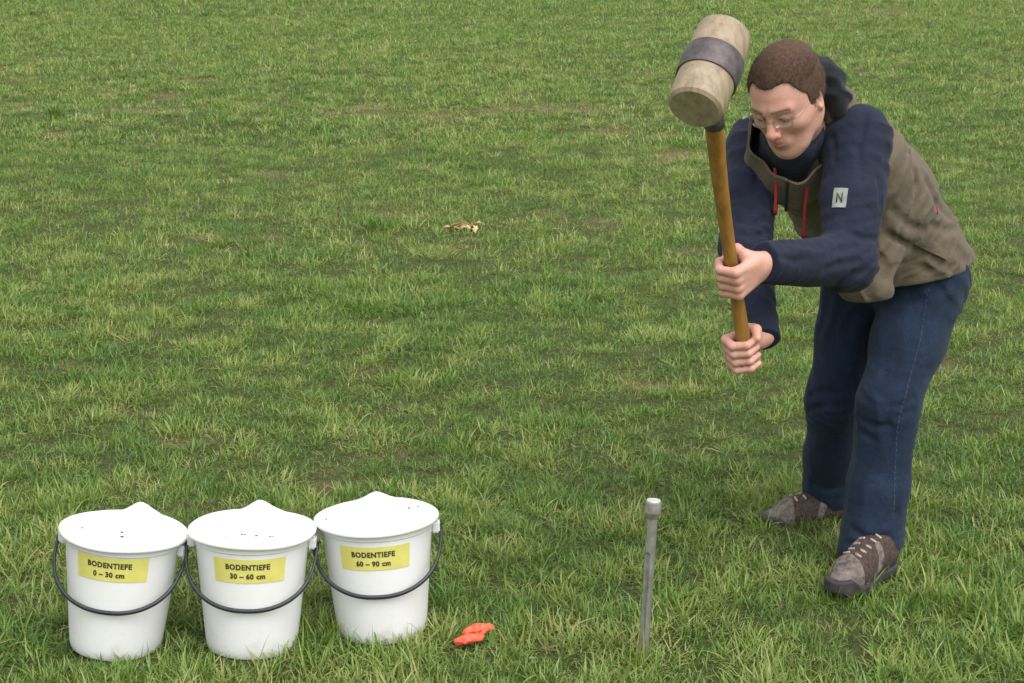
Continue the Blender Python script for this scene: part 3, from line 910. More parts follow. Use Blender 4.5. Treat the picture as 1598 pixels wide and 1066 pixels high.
# ------------------------------------------------------------------ head
hf = nrm([-.60, -.80, 0]); th = math.radians(31)
HF = hf * math.cos(th) - np.array([0, 0, math.sin(th)])
HU = hf * math.sin(th) + np.array([0, 0, math.cos(th)])
HX = np.cross(HF, HU) * -1.0
if np.dot(HX, left) < 0: HX = -HX
roll = math.radians(-4)
HU, HX = nrm(HU * math.cos(roll) + HX * math.sin(roll)), nrm(HX * math.cos(roll) - HU * math.sin(roll))
HM = np.stack([HX, HF, HU]).astype(np.float32)      # rows: to local x (left), y (forward), z (up)
def to_head(P): return ((P - headc.astype(np.float32)) @ HM.T) / HS
def from_head(q): return headc + HS * np.asarray(q) @ HM
def cranium(q):
    d = ell(q, (0, -.018, .034), (.0765, .0985, .089))
    d = smin(d, ell(q, (0, .012, .012), (.0715, .078, .075)), .03)
    return d
def head_f(P):
    q = to_head(P)
    a = np.abs(q); qa = q.copy(); qa[:, 0] = a[:, 0]
    d = cranium(q)
    d = smin(d, ell(q, (0, .022, -.046), (.054, .066, .072)), .03)
    d = smin(d, cap(qa, (.048, -.008, -.052), (.016, .062, -.104), .017, .017), .03)
    d = smin(d, ell(q, (0, .070, -.106), (.024, .019, .019)), .02)
    d = smin(d, cap(qa, (0.010, .0835, .020), (.044, .070, .021), .0125, .010), .016)     # brow
    d = smin(d, ell(qa, (.044, .056, -.026), (.020, .021, .018)), .022)                    # cheekbone
    d = smin(d, cap(qa, (.0465, .030, -.016), (.028, .050, -.086), .0225, .021), .025)
    d = smin(d, cap(qa, (.050, .046, -.024), (.0615, -.004, -.014), .0135, .0125), .02)           # cheek arch
    d = smin(d, cap(qa, (.057, -.006, -.016), (.047, .002, -.070), .0135, .0145), .02)            # jaw branch
    d = smax(d, -ell(qa, (.0325, .097, -.001), (.019, .020, .0125)), .014)                 # socket
    d = smin(d, sph(qa, (.0315, .0735, -.001), .0135), .004)                               # eye
    d = smin(d, cap(qa, (.018, .0835, .0055), (.045, .0765, .004), .0042), .005)            # upper lid
    nose = cap(q, (0, .085, .012), (0, .108, -.030), .0078, .0108)
    nose = smin(nose, sph(q, (0, .1105, -.034), .0105), .008)
    nose = smin(nose, sph(qa, (.0125, .1015, -.037), .0078), .006)
    d = smin(d, nose, .009)
    d = smax(d, -sph(qa, (.0065, .1045, -.0455), .0042), .003)                             # nostril
    d = smin(d, ell(q, (0, .078, -.066), (.027, .017, .020)), .014)                        # mouth mound
    up = cap(qa, (0, .0955, -.0615), (.021, .0865, -.0655), .0052, .0028)
    lo_ = cap(qa, (0, .0935, -.0725), (.018, .0870, -.0695), .0062, .0034)
    d = smin(d, up, .006); d = smin(d, lo_, .006)
    d = smax(d, -cap(qa, (0, .101, -.0668), (.024, .090, -.0672), .0017), .002)
    # ears
    ear = ell(qa, (.0765, -.010, -.008), (.0085, .0195, .0325), np.array([[.94, -.34, 0], [.34, .94, 0], [0, 0, 1]]))
    ear = smax(ear, -ell(qa, (.0845, -.004, -.004), (.0065, .011, .019)), .005)
    d = smin(d, ear, .006)
    return d
neckb = smid + spine * .055 + BK * -.01
def body_f(P):
    d = region(P, headc, .20, lambda q: head_f(q))
    nk = cap(P, from_head((0, -.028, -.055)), neckb, .056, .062)
    d = smin(d, nk, .03)
    d = smin(d, ecap(P, pel, smid - spine * .03, LS, BK, .15, .10, .14, .085), .04)
    d = smin(d, chain(P, [smid, sL - BK * .01, eL], [.06, .052, .036], .03), .03)
    d = smin(d, chain(P, [smid, sR - BK * .01, eR], [.06, .050, .036], .03), .03)
    d = smin(d, region(P, handL.C, .42, handL.f), .012)
    d = smin(d, region(P, handR.C, .42, handR.f), .012)
    d = smin(d, chain(P, [pel, hipL, kL, aL], [.10, .085, .050, .035], .03), .04)
    d = smin(d, chain(P, [pel, hipR, kR, aR], [.10, .085, .050, .035], .03), .04)
    return d
lo = np.min([pel, sL, sR, hL, hR, aL, aR, headc, kR], 0) - .17
hi = np.max([pel, sL, sR, hL, hR, aL, aR, headc, hipL], 0) + .17
lo[2] = 0.0
me, BV = sdf_mesh('body', body_f, lo, hi, 0.003)
# skin pigment: lips, ruddy nose and cheeks, knuckles, brows, lash line
q = to_head(BV.astype(np.float32)); qa = q.copy(); qa[:, 0] = np.abs(q[:, 0])
col = np.tile(np.array([0.56, 0.30, 0.235], np.float32), (len(BV), 1))
def paint(mask, c, k=1.0):
    global col
    m = np.clip(mask * k, 0, 1)[:, None]; col = col * (1 - m) + np.array(c, np.float32) * m
g = lambda c, r: np.exp(-(np.linalg.norm((qa - np.array(c, np.float32)) / np.array(r, np.float32), axis=1)) ** 2)
paint(g((0, .112, -.032), (.016, .016, .016)), (0.52, 0.20, 0.16), .8)
paint(g((.040, .075, -.036), (.020, .03, .020)), (0.53, 0.25, 0.19), .5)
paint(g((0.075, -.01, -.01), (.012, .022, .03)), (0.52, 0.22, 0.17), .6)
paint(g((0, .07, -.098), (.045, .04, .028)), (0.40, 0.245, 0.19), .5)
paint(np.maximum(g((0, .096, -.062), (.019, .012, .0055)), g((0, .094, -.0725), (.018, .012, .006))), (0.40, 0.135, 0.115), 1.0)
br = np.clip(1 - np.abs(qa[:, 2] - (.0235 + .05 * (qa[:, 0] - .03) - 14 * np.maximum(qa[:, 0] - .04, 0) ** 2)) / .0055, 0, 1) * (qa[:, 0] > .011) * (qa[:, 0] < .053) * (q[:, 1] > .05)
paint(br, (0.09, 0.055, 0.038), .95)
paint(g((.0315, .086, -.0058), (.0150, .02, .0042)), (0.05, 0.035, 0.03), 1.1)
kn = np.full(len(BV), 0.0, np.float32)
for H in (handL, handR):
    kn = np.maximum(kn, np.exp(-((np.linalg.norm(BV - H.C, axis=1) / .06) ** 4)) * (vnoise(BV * 120, 4) - .2))
paint(kn, (0.54, 0.26, 0.20), .6)
blot = (vnoise(BV * 55, 8) * .6 + vnoise(BV * 160, 9) * .4)[:, None]
col *= np.concatenate([.93 + .14 * blot, .84 + .32 * blot, .82 + .36 * blot], 1)
set_colors(me, col, 'skin')
m_skin, nt, bs = new_mat('skin')
a_ = N(nt, 'ShaderNodeAttribute', attribute_name='skin')
nt.links.new(a_.outputs['Color'], bs.inputs['Base Color'])
bs.inputs['Roughness'].default_value = 0.48
bs.inputs['Subsurface Weight'].default_value = 0.35
bs.inputs['Subsurface Radius'].default_value = (0.02, 0.009, 0.005)
bs.inputs['Subsurface Scale'].default_value = 0.6
tc = N(nt, 'ShaderNodeTexCoord'); n = noise_node(nt, 260, 4, 0.6, tc.outputs['Object'])
bump(nt, bs, n.outputs[0], 0.45, 0.0016)
plink('body', me, m_skin)

# ------------------------------------------------------------------ hair
def hair_line(q):
    """> 0 where hair grows (local head coordinates)"""
    x = np.abs(q[:, 0])
    front = .069 - .027 * np.exp(-((x - .048) / .026) ** 2) - .35 * np.maximum(x - .056, 0)   # receding corners, low at the centre
    top = (q[:, 2] - .052) * 1.2 + (front - q[:, 1]) * 1.0
    side = np.minimum(.018 - q[:, 1] + .25 * (q[:, 2] - .02), (q[:, 2] + .004 - .55 * (q[:, 1] - .01)))
    back = np.minimum(-.022 - q[:, 1], q[:, 2] + .062)
    burn = np.minimum(np.minimum(.030 - q[:, 1], q[:, 1] - .004), q[:, 2] + .016)
    top = np.minimum(np.minimum(top, (front - q[:, 1]) + .6 * (q[:, 2] - .062)), q[:, 2] - .0 )
    return np.maximum(np.maximum(np.maximum(top, side), back), burn)
def hair_f(P):
    q = to_head(P)
    d = cranium(q) - .0035 - .003 * np.clip((q[:, 2] - .05) / .05, 0, 1)
    nz = vnoise(q * np.array([170, 60, 120], np.float32), 12)
    nz2 = vnoise(q * np.array([60, 30, 50], np.float32), 13)
    d = d - (nz - .5) * .0006 - (nz2 - .5) * .0015
    hl = hair_line(q) + (nz - .5) * .005
    return smax(d, -hl * .6, .004)
hb = from_head((0, -.015, .03))
me, HV = sdf_mesh('hair', hair_f, hb - .15, hb + .15, 0.0026)
# short strands standing off the scalp so that the outline is not a shell
me2 = me
nor = np.zeros((len(HV), 3)); me.vertices.foreach_get('normal', (buf := np.zeros(len(HV) * 3, np.float32))); nor = buf.reshape(-1, 3)
q = to_head(HV.astype(np.float32))
okv = np.nonzero((cranium(q) > .003) & (hair_line(q) > -.004))[0]
pick = rng.choice(okv, 26000)
SV, SF = [], []
for i in pick:
    p, n_ = HV[i], nor[i]
    comb = HF * (.75 if q[i, 2] > .045 else -.5) - HU * (.9 if q[i, 2] < .06 else .1) + rng.normal(0, .22, 3) + (HX * (q[i, 0] * 9)) * .5
    d_ = nrm(n_ * .20 + nrm(comb) * .95)
    s_ = nrm(np.cross(d_, n_) + rng.normal(0, .2, 3)) * .00038
    ln = rng.uniform(.006, .014); k = len(SV)
    p = p - n_ * .002
    SV += [p - s_, p + s_, p + d_ * ln]; SF.append((k, k + 1, k + 2))
strands = pymesh('hair_strands', SV, SF)
m_hair, nt, bs = new_mat('brown_hair')
tc = N(nt, 'ShaderNodeTexCoord'); n = noise_node(nt, 120, 5, 0.7, tc.outputs['Object'])
r = ramp(nt, n.outputs[0], [(0.3, (0.05, 0.028, 0.018)), (0.6, (0.092, 0.054, 0.036)), (0.8, (0.135, 0.083, 0.057))])
nt.links.new(r.outputs[0], bs.inputs['Base Color']); bs.inputs['Roughness'].default_value = 0.75; bs.inputs['Specular IOR Level'].default_value = 0.2
bump(nt, bs, n.outputs[0], 0.15, 0.001)
hair = plink('hair', me, m_hair)
plink('hair_strands', strands, m_hair, hair)['kind'] = 'stuff'

# ------------------------------------------------------------------ glasses
M_FRAME = plain('thin_metal_frame', (0.25, 0.23, 0.21), (0.4, 0.38, 0.35), 60, 0.3, 0.05, 0.001, 1.0)
m_lens, nt, bs = new_mat('lens_glass')
_t = N(nt, 'ShaderNodeBsdfTransparent'); _g = N(nt, 'ShaderNodeBsdfGlossy'); _g.inputs['Roughness'].default_value = 0.03
_m = N(nt, 'ShaderNodeMixShader'); _m.inputs[0].default_value = 0.05
nt.links.new(_t.outputs[0], _m.inputs[1]); nt.links.new(_g.outputs[0], _m.inputs[2]); nt.links.new(_m.outputs[0], nt.nodes['Material Output'].inputs['Surface'])
fr = []
GL = None
for s in (-1, 1):
    pts = []
    for k in range(28):
        a = 2 * math.pi * k / 28
        cx, cz = math.copysign(abs(math.cos(a)) ** .7, math.cos(a)), math.copysign(abs(math.sin(a)) ** .7, math.sin(a))
        pts.append(from_head((s * (.0335 + .0225 * cx), .1005 - .010 * (0.5 + .5 * cx) ** 2, -.004 + .0145 * cz)))
    if GL is None:
        GL = plink('glasses', tube_mesh('rim', pts, .00062, 6, True), M_FRAME)
    else:
        plink('rim', tube_mesh('rim', pts, .00062, 6, True), M_FRAME, GL)
    c = np.mean(pts, 0)
    V = [c + HF * .0012] + pts + [c - HF * .0004] ; n = 28
    Fc = [(0, 1 + k, 1 + (k + 1) % n) for k in range(n)] + [(n + 1, 1 + (k + 1) % n, 1 + k) for k in range(n)]
    plink('lens', pymesh('lens', V, Fc), m_lens, GL)
    plink('temple', tube_mesh('temple', [from_head((s * .0562, .091, .003)), from_head((s * .066, .082, .004)), from_head((s * .0765, .03, .006)), from_head((s * .0785, -.012, .006))], .0008, 6), M_FRAME, GL)
plink('bridge', tube_mesh('bridge', [from_head((-.0115, .1, 0.001)), from_head((0, .1055, .004)), from_head((.0115, .1, 0.001))], .0009, 6), M_FRAME, GL)

# ------------------------------------------------------------------ jacket
M_TAUPE = cloth('brown_shell', (0.103, 0.080, 0.055), (0.126, 0.099, 0.069))
M_NAVY = cloth('navy_shell', (0.0075, 0.010, 0.024), (0.0125, 0.017, 0.037), fold=0.003, sheen=0.05)
M_BLACKL = cloth('black_lining', (0.006, 0.008, 0.010), (0.014, 0.017, 0.02))
M_FLEECE = cloth('navy_fleece', (0.010, 0.014, 0.028), (0.020, 0.026, 0.044), weave=260)
M_RED = cloth('red_cord', (0.26, 0.012, 0.018), (0.38, 0.02, 0.028))
hemA, hemB, hemC = at(1504, 412, 4.52), at(1345, 468, 4.25), at(1300, 425, 4.66)
hn = nrm(np.cross(hemB - hemA, hemC - hemA))
if np.dot(hn, spine) < 0: hn = -hn
e_fold = nrm(spine * .8 + BK * .35)
def ridged(P, ax, s_along, s_across, seed):
    al = P @ np.asarray(ax, np.float32)
    q = (P - al[:, None] * np.asarray(ax, np.float32)) * s_across + al[:, None] * np.asarray(ax, np.float32) * s_along
    q = q + (vnoise(P * 9, seed + 50)[:, None] - .5) * 1.2
    return 1 - np.abs(2 * vnoise(q, seed) - 1)
def wavefold(P, across, freq, seed, warp=1.1):
    across = nrm(across).astype(np.float32)
    x = P @ across * freq + warp * (vnoise(P * 5.5, seed) + .5 * vnoise(P * 12, seed + 1))
    w = 0.5 + 0.5 * np.sin(6.2832 * x)
    w = .45 * w ** 1.7 + .55 * (1 - np.abs(np.sin(3.1416 * x + .7))) ** 1.1
    g_ = np.clip(vnoise(P * 6.5, seed + 2) * 3.4 - 1.1, 0, 1)
    return 1.9 * (w - .25) * g_ + .12
def torso_base(P):
    t0, t1 = pel - spine * .12, pel + spine * .05
    t2, t3, t4 = pel + spine * .27 + BK * .045, pel + spine * .46 + BK * .035, smid - spine * .01 - BK * .005
    d = ecap(P, t0, t1, LS, BK, .185, .165, .185, .160)
    d = smin(d, ecap(P, t1, t2, LS, BK, .185, .160, .178, .148), .05)
    d = smin(d, ecap(P, t2, t3, LS, BK, .178, .148, .175, .128), .05)
    d = smin(d, ecap(P, t3, t4, LS, BK, .175, .128, .145, .085), .05)
    # loose front that hangs down off the belly
    fl = ecap(P, pel + spine * .30 - BK * .05 + LS * .04, at(1350, 445, 4.25), LS, BK, .11, .09, .07, .05)
    d = smin(d, fl, .07)
    return d
def torso_f(P):
    d = torso_base(P)
    near = d < .05
    if near.any():
        Q = P[near]
        low = np.clip(1 - ((Q - pel.astype(np.float32)) @ spine.astype(np.float32)) / .32, 0, 1)
        d[near] -= wavefold(Q, spine * .75 - LS * .6 + BK * .25, 11, 3) * .014 + wavefold(Q, spine + LS * .35, 17, 7) * .010 * low + wavefold(Q, LS * .8 + BK * .5, 9, 15) * .013 + (vnoise(Q * 55, 2) - .5) * .002 - .002
    cut = -((P - hemB.astype(np.float32)) @ hn.astype(np.float32))
    return smax(d, cut, .006)
def creased(f, lines, Y0, r=.008, k=.013):
    """press sharp cloth creases into surface f"""
    segs = []
    for ln in lines:
        pts = []
        for u, v in ln:
            p = hit_from(f, u, v, Y0)
            if p is not None: pts.append(p + grad(f, p, .01) * .0025)
        for a, b in zip(pts, pts[1:]):
            if np.linalg.norm(a - b) < .16: segs.append((a, b))
    def g(P):
        d = f(P)
        near = np.abs(d) < .03
        if near.any():
            Q = P[near]; e = d[near]
            for a, b in segs: e = smax(e, -cap(Q, a, b, r, r * .6), k)
            d[near] = e
        return d
    return g
torso_f = creased(torso_f, [[(1420, 235), (1432, 290), (1428, 340)], [(1395, 330), (1420, 352), (1446, 362)], [(1385, 365), (1420, 384), (1440, 398)], [(1404, 414), (1450, 420)], [(1448, 285), (1462, 318), (1484, 340)], [(1455, 352), (1478, 360), (1496, 356)]], 4.4, .008, .016)
jb_lo, jb_hi = np.min([pel, smid, sL, sR, hemA, hemB], 0) - .24, np.max([pel, smid, sL, sR, hemA, hemB], 0) + .24
me, JV = sdf_mesh('jacket', torso_f, jb_lo, jb_hi, 0.0045)
jacket = plink('jacket', me, M_TAUPE)

def make_sleeve(S, E, W, side):
    armax = nrm(E - S); fa = nrm(W - E)
    cuff = W + fa * .016
    mid_ = (S + E) / 2
    def f(P):
        d = chain(P, [S, mid_, E], [.077, .069, .060] if side > 0 else [.070, .062, .055], .02)
        d = smin(d, cap(P, E, cuff, .057 if side > 0 else .05, .040 if side > 0 else .037), .035)
        yoke = torso_base(P) - .004
        reg = cap(P, S + armax * .02, S * .66 + neckb * .34 + BK * .01, .120 if side > 0 else .115, .07)
        d = smin(d, smax(yoke, reg, .02), .03)
        near = d < .04
        if near.any():
            Q = P[near]
            te = np.exp(-(np.linalg.norm(Q - E.astype(np.float32), axis=1) / .13) ** 2)
            tw = np.exp(-(np.linalg.norm(Q - cuff.astype(np.float32), axis=1) / .10) ** 2)
            d[near] -= wavefold(Q, armax - fa * .5, 19, 11 + side) * .017 * te + wavefold(Q, armax + LS * .5 * side, 10, 17 + side) * .013 * (1 - te) + wavefold(Q, fa + [.0, .0, .4], 21, 23) * .009 * tw + (vnoise(Q * 60, 5) - .5) * .002 - .001
        return smax(d, (P - cuff.astype(np.float32)) @ fa.astype(np.float32), .004)
    if side > 0:
        f = creased(f, [[(1296, 398), (1312, 388), (1334, 384)], [(1288, 420), (1310, 412), (1340, 408)], [(1310, 440), (1330, 428), (1356, 422)], [(1322, 362), (1345, 372), (1366, 372)], [(1352, 180), (1340, 230), (1344, 280)], [(1385, 230), (1372, 280), (1374, 320)], [(1222, 402), (1240, 408), (1262, 404)], [(1300, 215), (1302, 250)]], 3.95, .006, .012)
    else:
        f = creased(f, [[(1150, 345), (1170, 350), (1195, 344)], [(1155, 365), (1178, 370), (1200, 362)], [(1185, 250), (1178, 300)]], 4.05, .006, .012)
    lo_, hi_ = np.min([S, E, W, neckb], 0) - .17, np.max([S, E, W, neckb], 0) + .17
    me, _ = sdf_mesh('sleeve', f, lo_, hi_, 0.004)
    o = plink('sleeve', me, M_NAVY, jacket)
    o['label'] = 'navy blue sleeve and shoulder'
    return f
sleeveL = make_sleeve(sL, eL, handL.wrist, 1)
sleeveR = make_sleeve(sR, eR, handR.wrist, -1)

# collar: an open stand-up ring with two front corners, fleece inside
nax = nrm(from_head((0, -.02, -.03)) - neckb)
cl_f = perp(at(1228, 285, 4.02) - neckb, nax); cl_l = np.cross(nax, cl_f)
if np.dot(cl_l, left) < 0: cl_l = -cl_l
def collar_mesh(r_off, h_off, name, thick):
    V, Fc = [], []
    na, nh = 61, 9
    for side in (0, 1):
        for i in range(na):
            a = math.radians(-179.5 + 359 * i / (na - 1))          # 0 = nape, +-166 = either side of the zip
            fr_ = (1 - math.cos(a)) / 2
            for j in range(nh):
                t = j / (nh - 1)
                hgt = .112 - .026 * fr_
                r_ = (.088 + .040 * fr_ * (1 - t) + .010 * t) + r_off - (thick if side else 0)
                wob = .007 * math.sin(a * 4 + 2.5 * t) * t + .004 * math.sin(a * 9 + t)
                base = neckb - nax * (.035 + .035 * fr_) + cl_f * (.010 + .012 * fr_)
                p = base + nax * (t * hgt + h_off * (t > .5)) + (cl_f * -math.cos(a) * 1.02 + cl_l * math.sin(a) * .98) * (r_ + wob)
                V.append(p)
    m = na * nh
    I = lambda s, i, j: s * m + i * nh + j
    for i in range(na - 1):
        for j in range(nh - 1):
            Fc.append((I(0, i, j), I(0, i + 1, j), I(0, i + 1, j + 1), I(0, i, j + 1)))
            Fc.append((I(1, i, j + 1), I(1, i + 1, j + 1), I(1, i + 1, j), I(1, i, j)))
        Fc.append((I(0, i, nh - 1), I(0, i + 1, nh - 1), I(1, i + 1, nh - 1), I(1, i, nh - 1)))
        Fc.append((I(0, i + 1, 0), I(0, i, 0), I(1, i, 0), I(1, i + 1, 0)))
    for j in range(nh - 1):
        Fc.append((I(0, 0, j), I(0, 0, j + 1), I(1, 0, j + 1), I(1, 0, j)))
        Fc.append((I(0, na - 1, j + 1), I(0, na - 1, j), I(1, na - 1, j), I(1, na - 1, j + 1)))
    me = pymesh(name, V, Fc); return autosmooth(me, 60)
plink('collar', collar_mesh(.006, 0, 'collar', .006), M_TAUPE, jacket)
zp = []
for t in np.linspace(-.1, 1.0, 14):
    zp.append(neckb - nax * .070 + cl_f * .022 + nax * (t * .086) + cl_f * (.088 + .040 * (1 - t) + .010 * t + .0095))
plink('zip', tube_mesh('zip', zp, .0042, 8), M_BLACKL, jacket)
def lining_f(P):
    a_, b_ = neckb - nax * .04 + cl_f * .012, neckb + nax * .052 + cl_f * .020
    d = cap(P, a_, b_, .084, .072)
    d = smax(d, (P - (b_ + nax * .018).astype(np.float32)) @ nax.astype(np.float32), .01)
    return d + (vnoise(P * 45, 71) - .5) * .006
me, _ = sdf_mesh('collar_lining', lining_f, neckb - .2, neckb + .2, .004)
plink('collar_lining', me, M_FLEECE, jacket)
# rolled hood behind the neck
hoodc = neckb + nax * .03
def hood_path(r, up, bk, a0, a1, n=15):
    return [hoodc + nax * (up * (0.6 + .4 * math.cos(math.radians(a)))) - cl_f * (r * math.cos(math.radians(a)) + bk) + cl_l * r * 1.05 * math.sin(math.radians(a)) for a in np.linspace(a0, a1, n)]
def hood_roll(name, r, up, bk, a0, a1, rad, mat, seed):
    pts = hood_path(r, up, bk, a0, a1)
    rd = [rad * (0.55 + .45 * math.sin(math.pi * i / 14) ** .6) for i in range(15)]
    def f(P):
        d = chain(P, pts, rd, .01)
        near = d < .03
        if near.any(): d[near] -= (ridged(P[near], nax, 14, 24, seed) - .55) * .014
        return d
    A_ = np.array(pts)
    me, _ = sdf_mesh(name, f, A_.min(0) - rad * 1.8, A_.max(0) + rad * 1.8, .004)
    return plink(name, me, mat, jacket)
hood_roll('hood', .102, .040, .006, -50, 105, .040, M_TAUPE, 61)
hood_roll('hood_lining', .094, .098, .014, -40, 85, .034, M_BLACKL, 62)

# red draw cords
allj = lambda P: np.minimum(np.minimum(torso_f(P), sleeveL(P)), sleeveR(P))
def cord(u, v, Y0, length, sway):
    p = hit_from(allj, u, v, Y0)
    p = (at(u, v, Y0) if p is None else p) + nrm(np.array([0, 0, CAM_H]) - at(u, v, Y0)) * .075
    pts = [p + np.array([sway * math.sin(t * 2.2), -.004 * t, -length * t]) for t in np.linspace(0, 1, 12)]
    return tube_mesh('drawstring', pts, [.0034] * 10 + [.0050, .0045], 8)
plink('drawstring', cord(1209, 262, 4.05, .105, .004), M_RED, jacket)
plink('drawstring', cord(1260, 288, 4.05, .125, -.005), M_RED, jacket)
# sleeve badge
M_BADGE = plain('grey_white_badge', (0.22, 0.24, 0.225), (0.30, 0.32, 0.30), 60, 0.6, 0.1)
bp = hit_from(sleeveL, 1311, 309, 3.95); bn = grad(sleeveL, bp, .02)
by_ = perp([0, 0.1, 1], bn); bx_ = np.cross(by_, bn)
badge = plink('badge', decal('badge', sleeveL, bp, bx_, by_, bn, .033, .045, 8, 10), M_BADGE, jacket)
def strip(c, ux, uy, n, pts, w, lift):
    V, Fc = [], []
    for (s, t) in pts:
        p = c + ux * s + uy * t; qh = hit(sleeveL, p + n * .06, -n, .14)
        V.append((p if qh is None else qh) + n * lift)
    return tube_mesh('badge_mark', V, w, 6)
plink('badge_mark', strip(bp, bx_, by_, bn, [(-.006, -.011), (-.006, .0), (-.006, .011), (-.001, .003), (.004, -.006), (.006, -.011), (.006, .0), (.006, .011)], .0016, .003), M_INK, badge)
# pocket flap, hem tags
pp = hit_from(torso_f, 1452, 386, 4.45); pn = grad(torso_f, pp, .03)
pu = perp(at(1490, 405, 4.45) - at(1425, 375, 4.45), pn); pv = np.cross(pn, pu)
plink('pocket_flap', decal('pocket_flap', torso_f, pp, pu, pv, pn, .13, .022, 12, 4, .004, .004), M_TAUPE, jacket)
rp = hit_from(torso_f, 1462, 328, 4.5); rn = grad(torso_f, rp, .02)
ru = perp(at(1480, 318, 4.5) - at(1464, 326, 4.5), rn); rv = np.cross(rn, ru)
plink('red_tag', decal('red_tag', torso_f, rp, ru, rv, rn, .018, .007, 4, 3, .001, .002), M_RED, jacket)
wp = hit_from(sleeveR, 1164, 184, 4.2)
if wp is not None:
    wn_ = grad(sleeveR, wp, .02); wu = perp([1, 0, -.3], wn_); wv = np.cross(wn_, wu)
    plink('shoulder_logo', decal('shoulder_logo', sleeveR, wp, wu, wv, wn_, .016, .007, 4, 3), M_BADGE, jacket)

# ------------------------------------------------------------------ jeans
m_jean, nt, bs = new_mat('denim')
tc = N(nt, 'ShaderNodeTexCoord')
n = noise_node(nt, 7, 6, 0.65, tc.outputs['Object'])
r = ramp(nt, n.outputs[0], [(0.25, (0.006, 0.0115, 0.025)), (0.55, (0.0105, 0.021, 0.044)), (0.8, (0.025, 0.043, 0.078))])
w1 = N(nt, 'ShaderNodeTexWave'); w1.inputs['Scale'].default_value = 320; w1.inputs['Distortion'].default_value = 3
nt.links.new(tc.outputs['Object'], w1.inputs['Vector'])
n2 = noise_node(nt, 190, 4, 0.75, tc.outputs['Object'])
mx = N(nt, 'ShaderNodeMix', data_type='RGBA', blend_type='OVERLAY'); mx.inputs[0].default_value = 0.75
nt.links.new(r.outputs[0], mx.inputs[6]); nt.links.new(n2.outputs[0], mx.inputs[7])
nt.links.new(mx.outputs[2], bs.inputs['Base Color'])
bs.inputs['Roughness'].default_value = 0.9; bs.inputs['Specular IOR Level'].default_value = 0.2
bs.inputs['Sheen Weight'].default_value = 0.06
n3 = noise_node(nt, 30, 5, 0.6, tc.outputs['Object'])
n3.inputs['Distortion'].default_value = 0.2
bump(nt, bs, n3.outputs[0], 0.6, 0.006)
def leg_f(P, H, K, A_, rr):
    up_, dn_ = nrm(K - H), nrm(A_ - K)
    d = chain(P, [H, (H + K) / 2, K, (K + A_) / 2, A_], rr, .03)
    near = d < .05
    if near.any():
        Q = P[near]
        tk = np.exp(-(np.linalg.norm(Q - K.astype(np.float32), axis=1) / .11) ** 2)
        ta = np.exp(-(np.linalg.norm(Q - A_.astype(np.float32), axis=1) / .12) ** 2)
        tt = np.exp(-(np.linalg.norm(Q - H.astype(np.float32), axis=1) / .16) ** 2)
        side_ = nrm(np.cross(dn_, fwd))
        d[near] -= wavefold(Q, dn_ + .35 * side_, 17, 31) * .020 * tk + wavefold(Q, side_ + .15 * dn_, 9, 37, .9) * .011 + wavefold(Q, dn_ - .3 * side_, 19, 41) * .022 * ta + wavefold(Q, up_ - .7 * left, 13, 43) * .016 * tt - .001
    return d
cutL, cutR = aL + [0, 0, .012], aR + [0, 0, -.018]
nLh, nRh = nrm([-.18, -.3, .95]), nrm([.0, -.1, 1])
aLx, aRx = aL + (aL - kL) * .12, aR + (aR - kR) * .12
def jeans_f(P):
    l = smax(leg_f(P, hipL, kL, aLx, [.103, .088, .073, .073, .080]), -((P - cutL.astype(np.float32)) @ nLh.astype(np.float32)), .004)
    r = smax(leg_f(P, hipR, kR, aRx, [.099, .080, .067, .068, .073]), -((P - cutR.astype(np.float32)) @ nRh.astype(np.float32)), .004)
    fl_ = aL + np.array([-.022, -.038, .0])
    l = smin(l, smax(cap(P, (kL * .35 + aL * .65), fl_, .066, .071), -((P - cutL.astype(np.float32)) @ nLh.astype(np.float32)), .004), .02)
    d = smin(l, r, .012)
    seat = ell(P, pel - fwd * .02 - [0, 0, .02], (.168, .125, .115), np.stack([left, np.cross([0, 0, 1], left), [0, 0, 1]]))
    d = smin(d, seat, .05)
    cut = (P - hemB.astype(np.float32)) @ hn.astype(np.float32) - .03
    return smax(d, cut, .01)
jeans_f = creased(jeans_f, [[(1340, 652), (1362, 664), (1388, 664)], [(1342, 672), (1364, 686)], [(1426, 622), (1408, 634), (1388, 634)], [(1424, 640), (1400, 652)], [(1330, 826), (1356, 842), (1390, 838)], [(1324, 848), (1350, 860), (1380, 862)], [(1400, 800), (1384, 816)], [(1264, 618), (1284, 610), (1310, 614)], [(1262, 640), (1286, 634)], [(1268, 752), (1292, 764), (1318, 758)], [(1470, 450), (1440, 470), (1400, 474)], [(1480, 470), (1452, 500)]], 4.45, .007, .014)
jl = np.min([pel, hipL, hipR, kL, kR, aL, aR], 0) - .2; jh = np.max([pel, hipL, hipR, kL, kR, aL, aR], 0) + .2
jl[2] = 0.0
me, _ = sdf_mesh('jeans', jeans_f, jl, jh, 0.0045)
jeans = plink('jeans', me, m_jean)
M_STITCH = cloth('pale_stitching', (0.012, 0.024, 0.052), (0.04, 0.058, 0.10))
sp_ = []
for u, v in [(1449, 450), (1441, 500), (1428, 560), (1414, 615), (1402, 660), (1398, 710), (1396, 760), (1394, 810)]:
    p = hit_from(jeans_f, u, v, 4.4)
    if p is not None: sp_.append(p)
if len(sp_) > 3:
    sp_ = smooth_path(sp_, 160); sp2 = []
    for p in sp_:
        n_ = grad(jeans_f, p, .02); qh = hit(jeans_f, p + n_ * .05, -n_, .1)
        sp2.append((p if qh is None else qh) + n_ * -.0003)
    plink('side_seam', tube_mesh('side_seam', sp2, [.0007 + .0012 * ((i // 2) % 2) for i in range(len(sp2))], 6), M_STITCH, jeans)

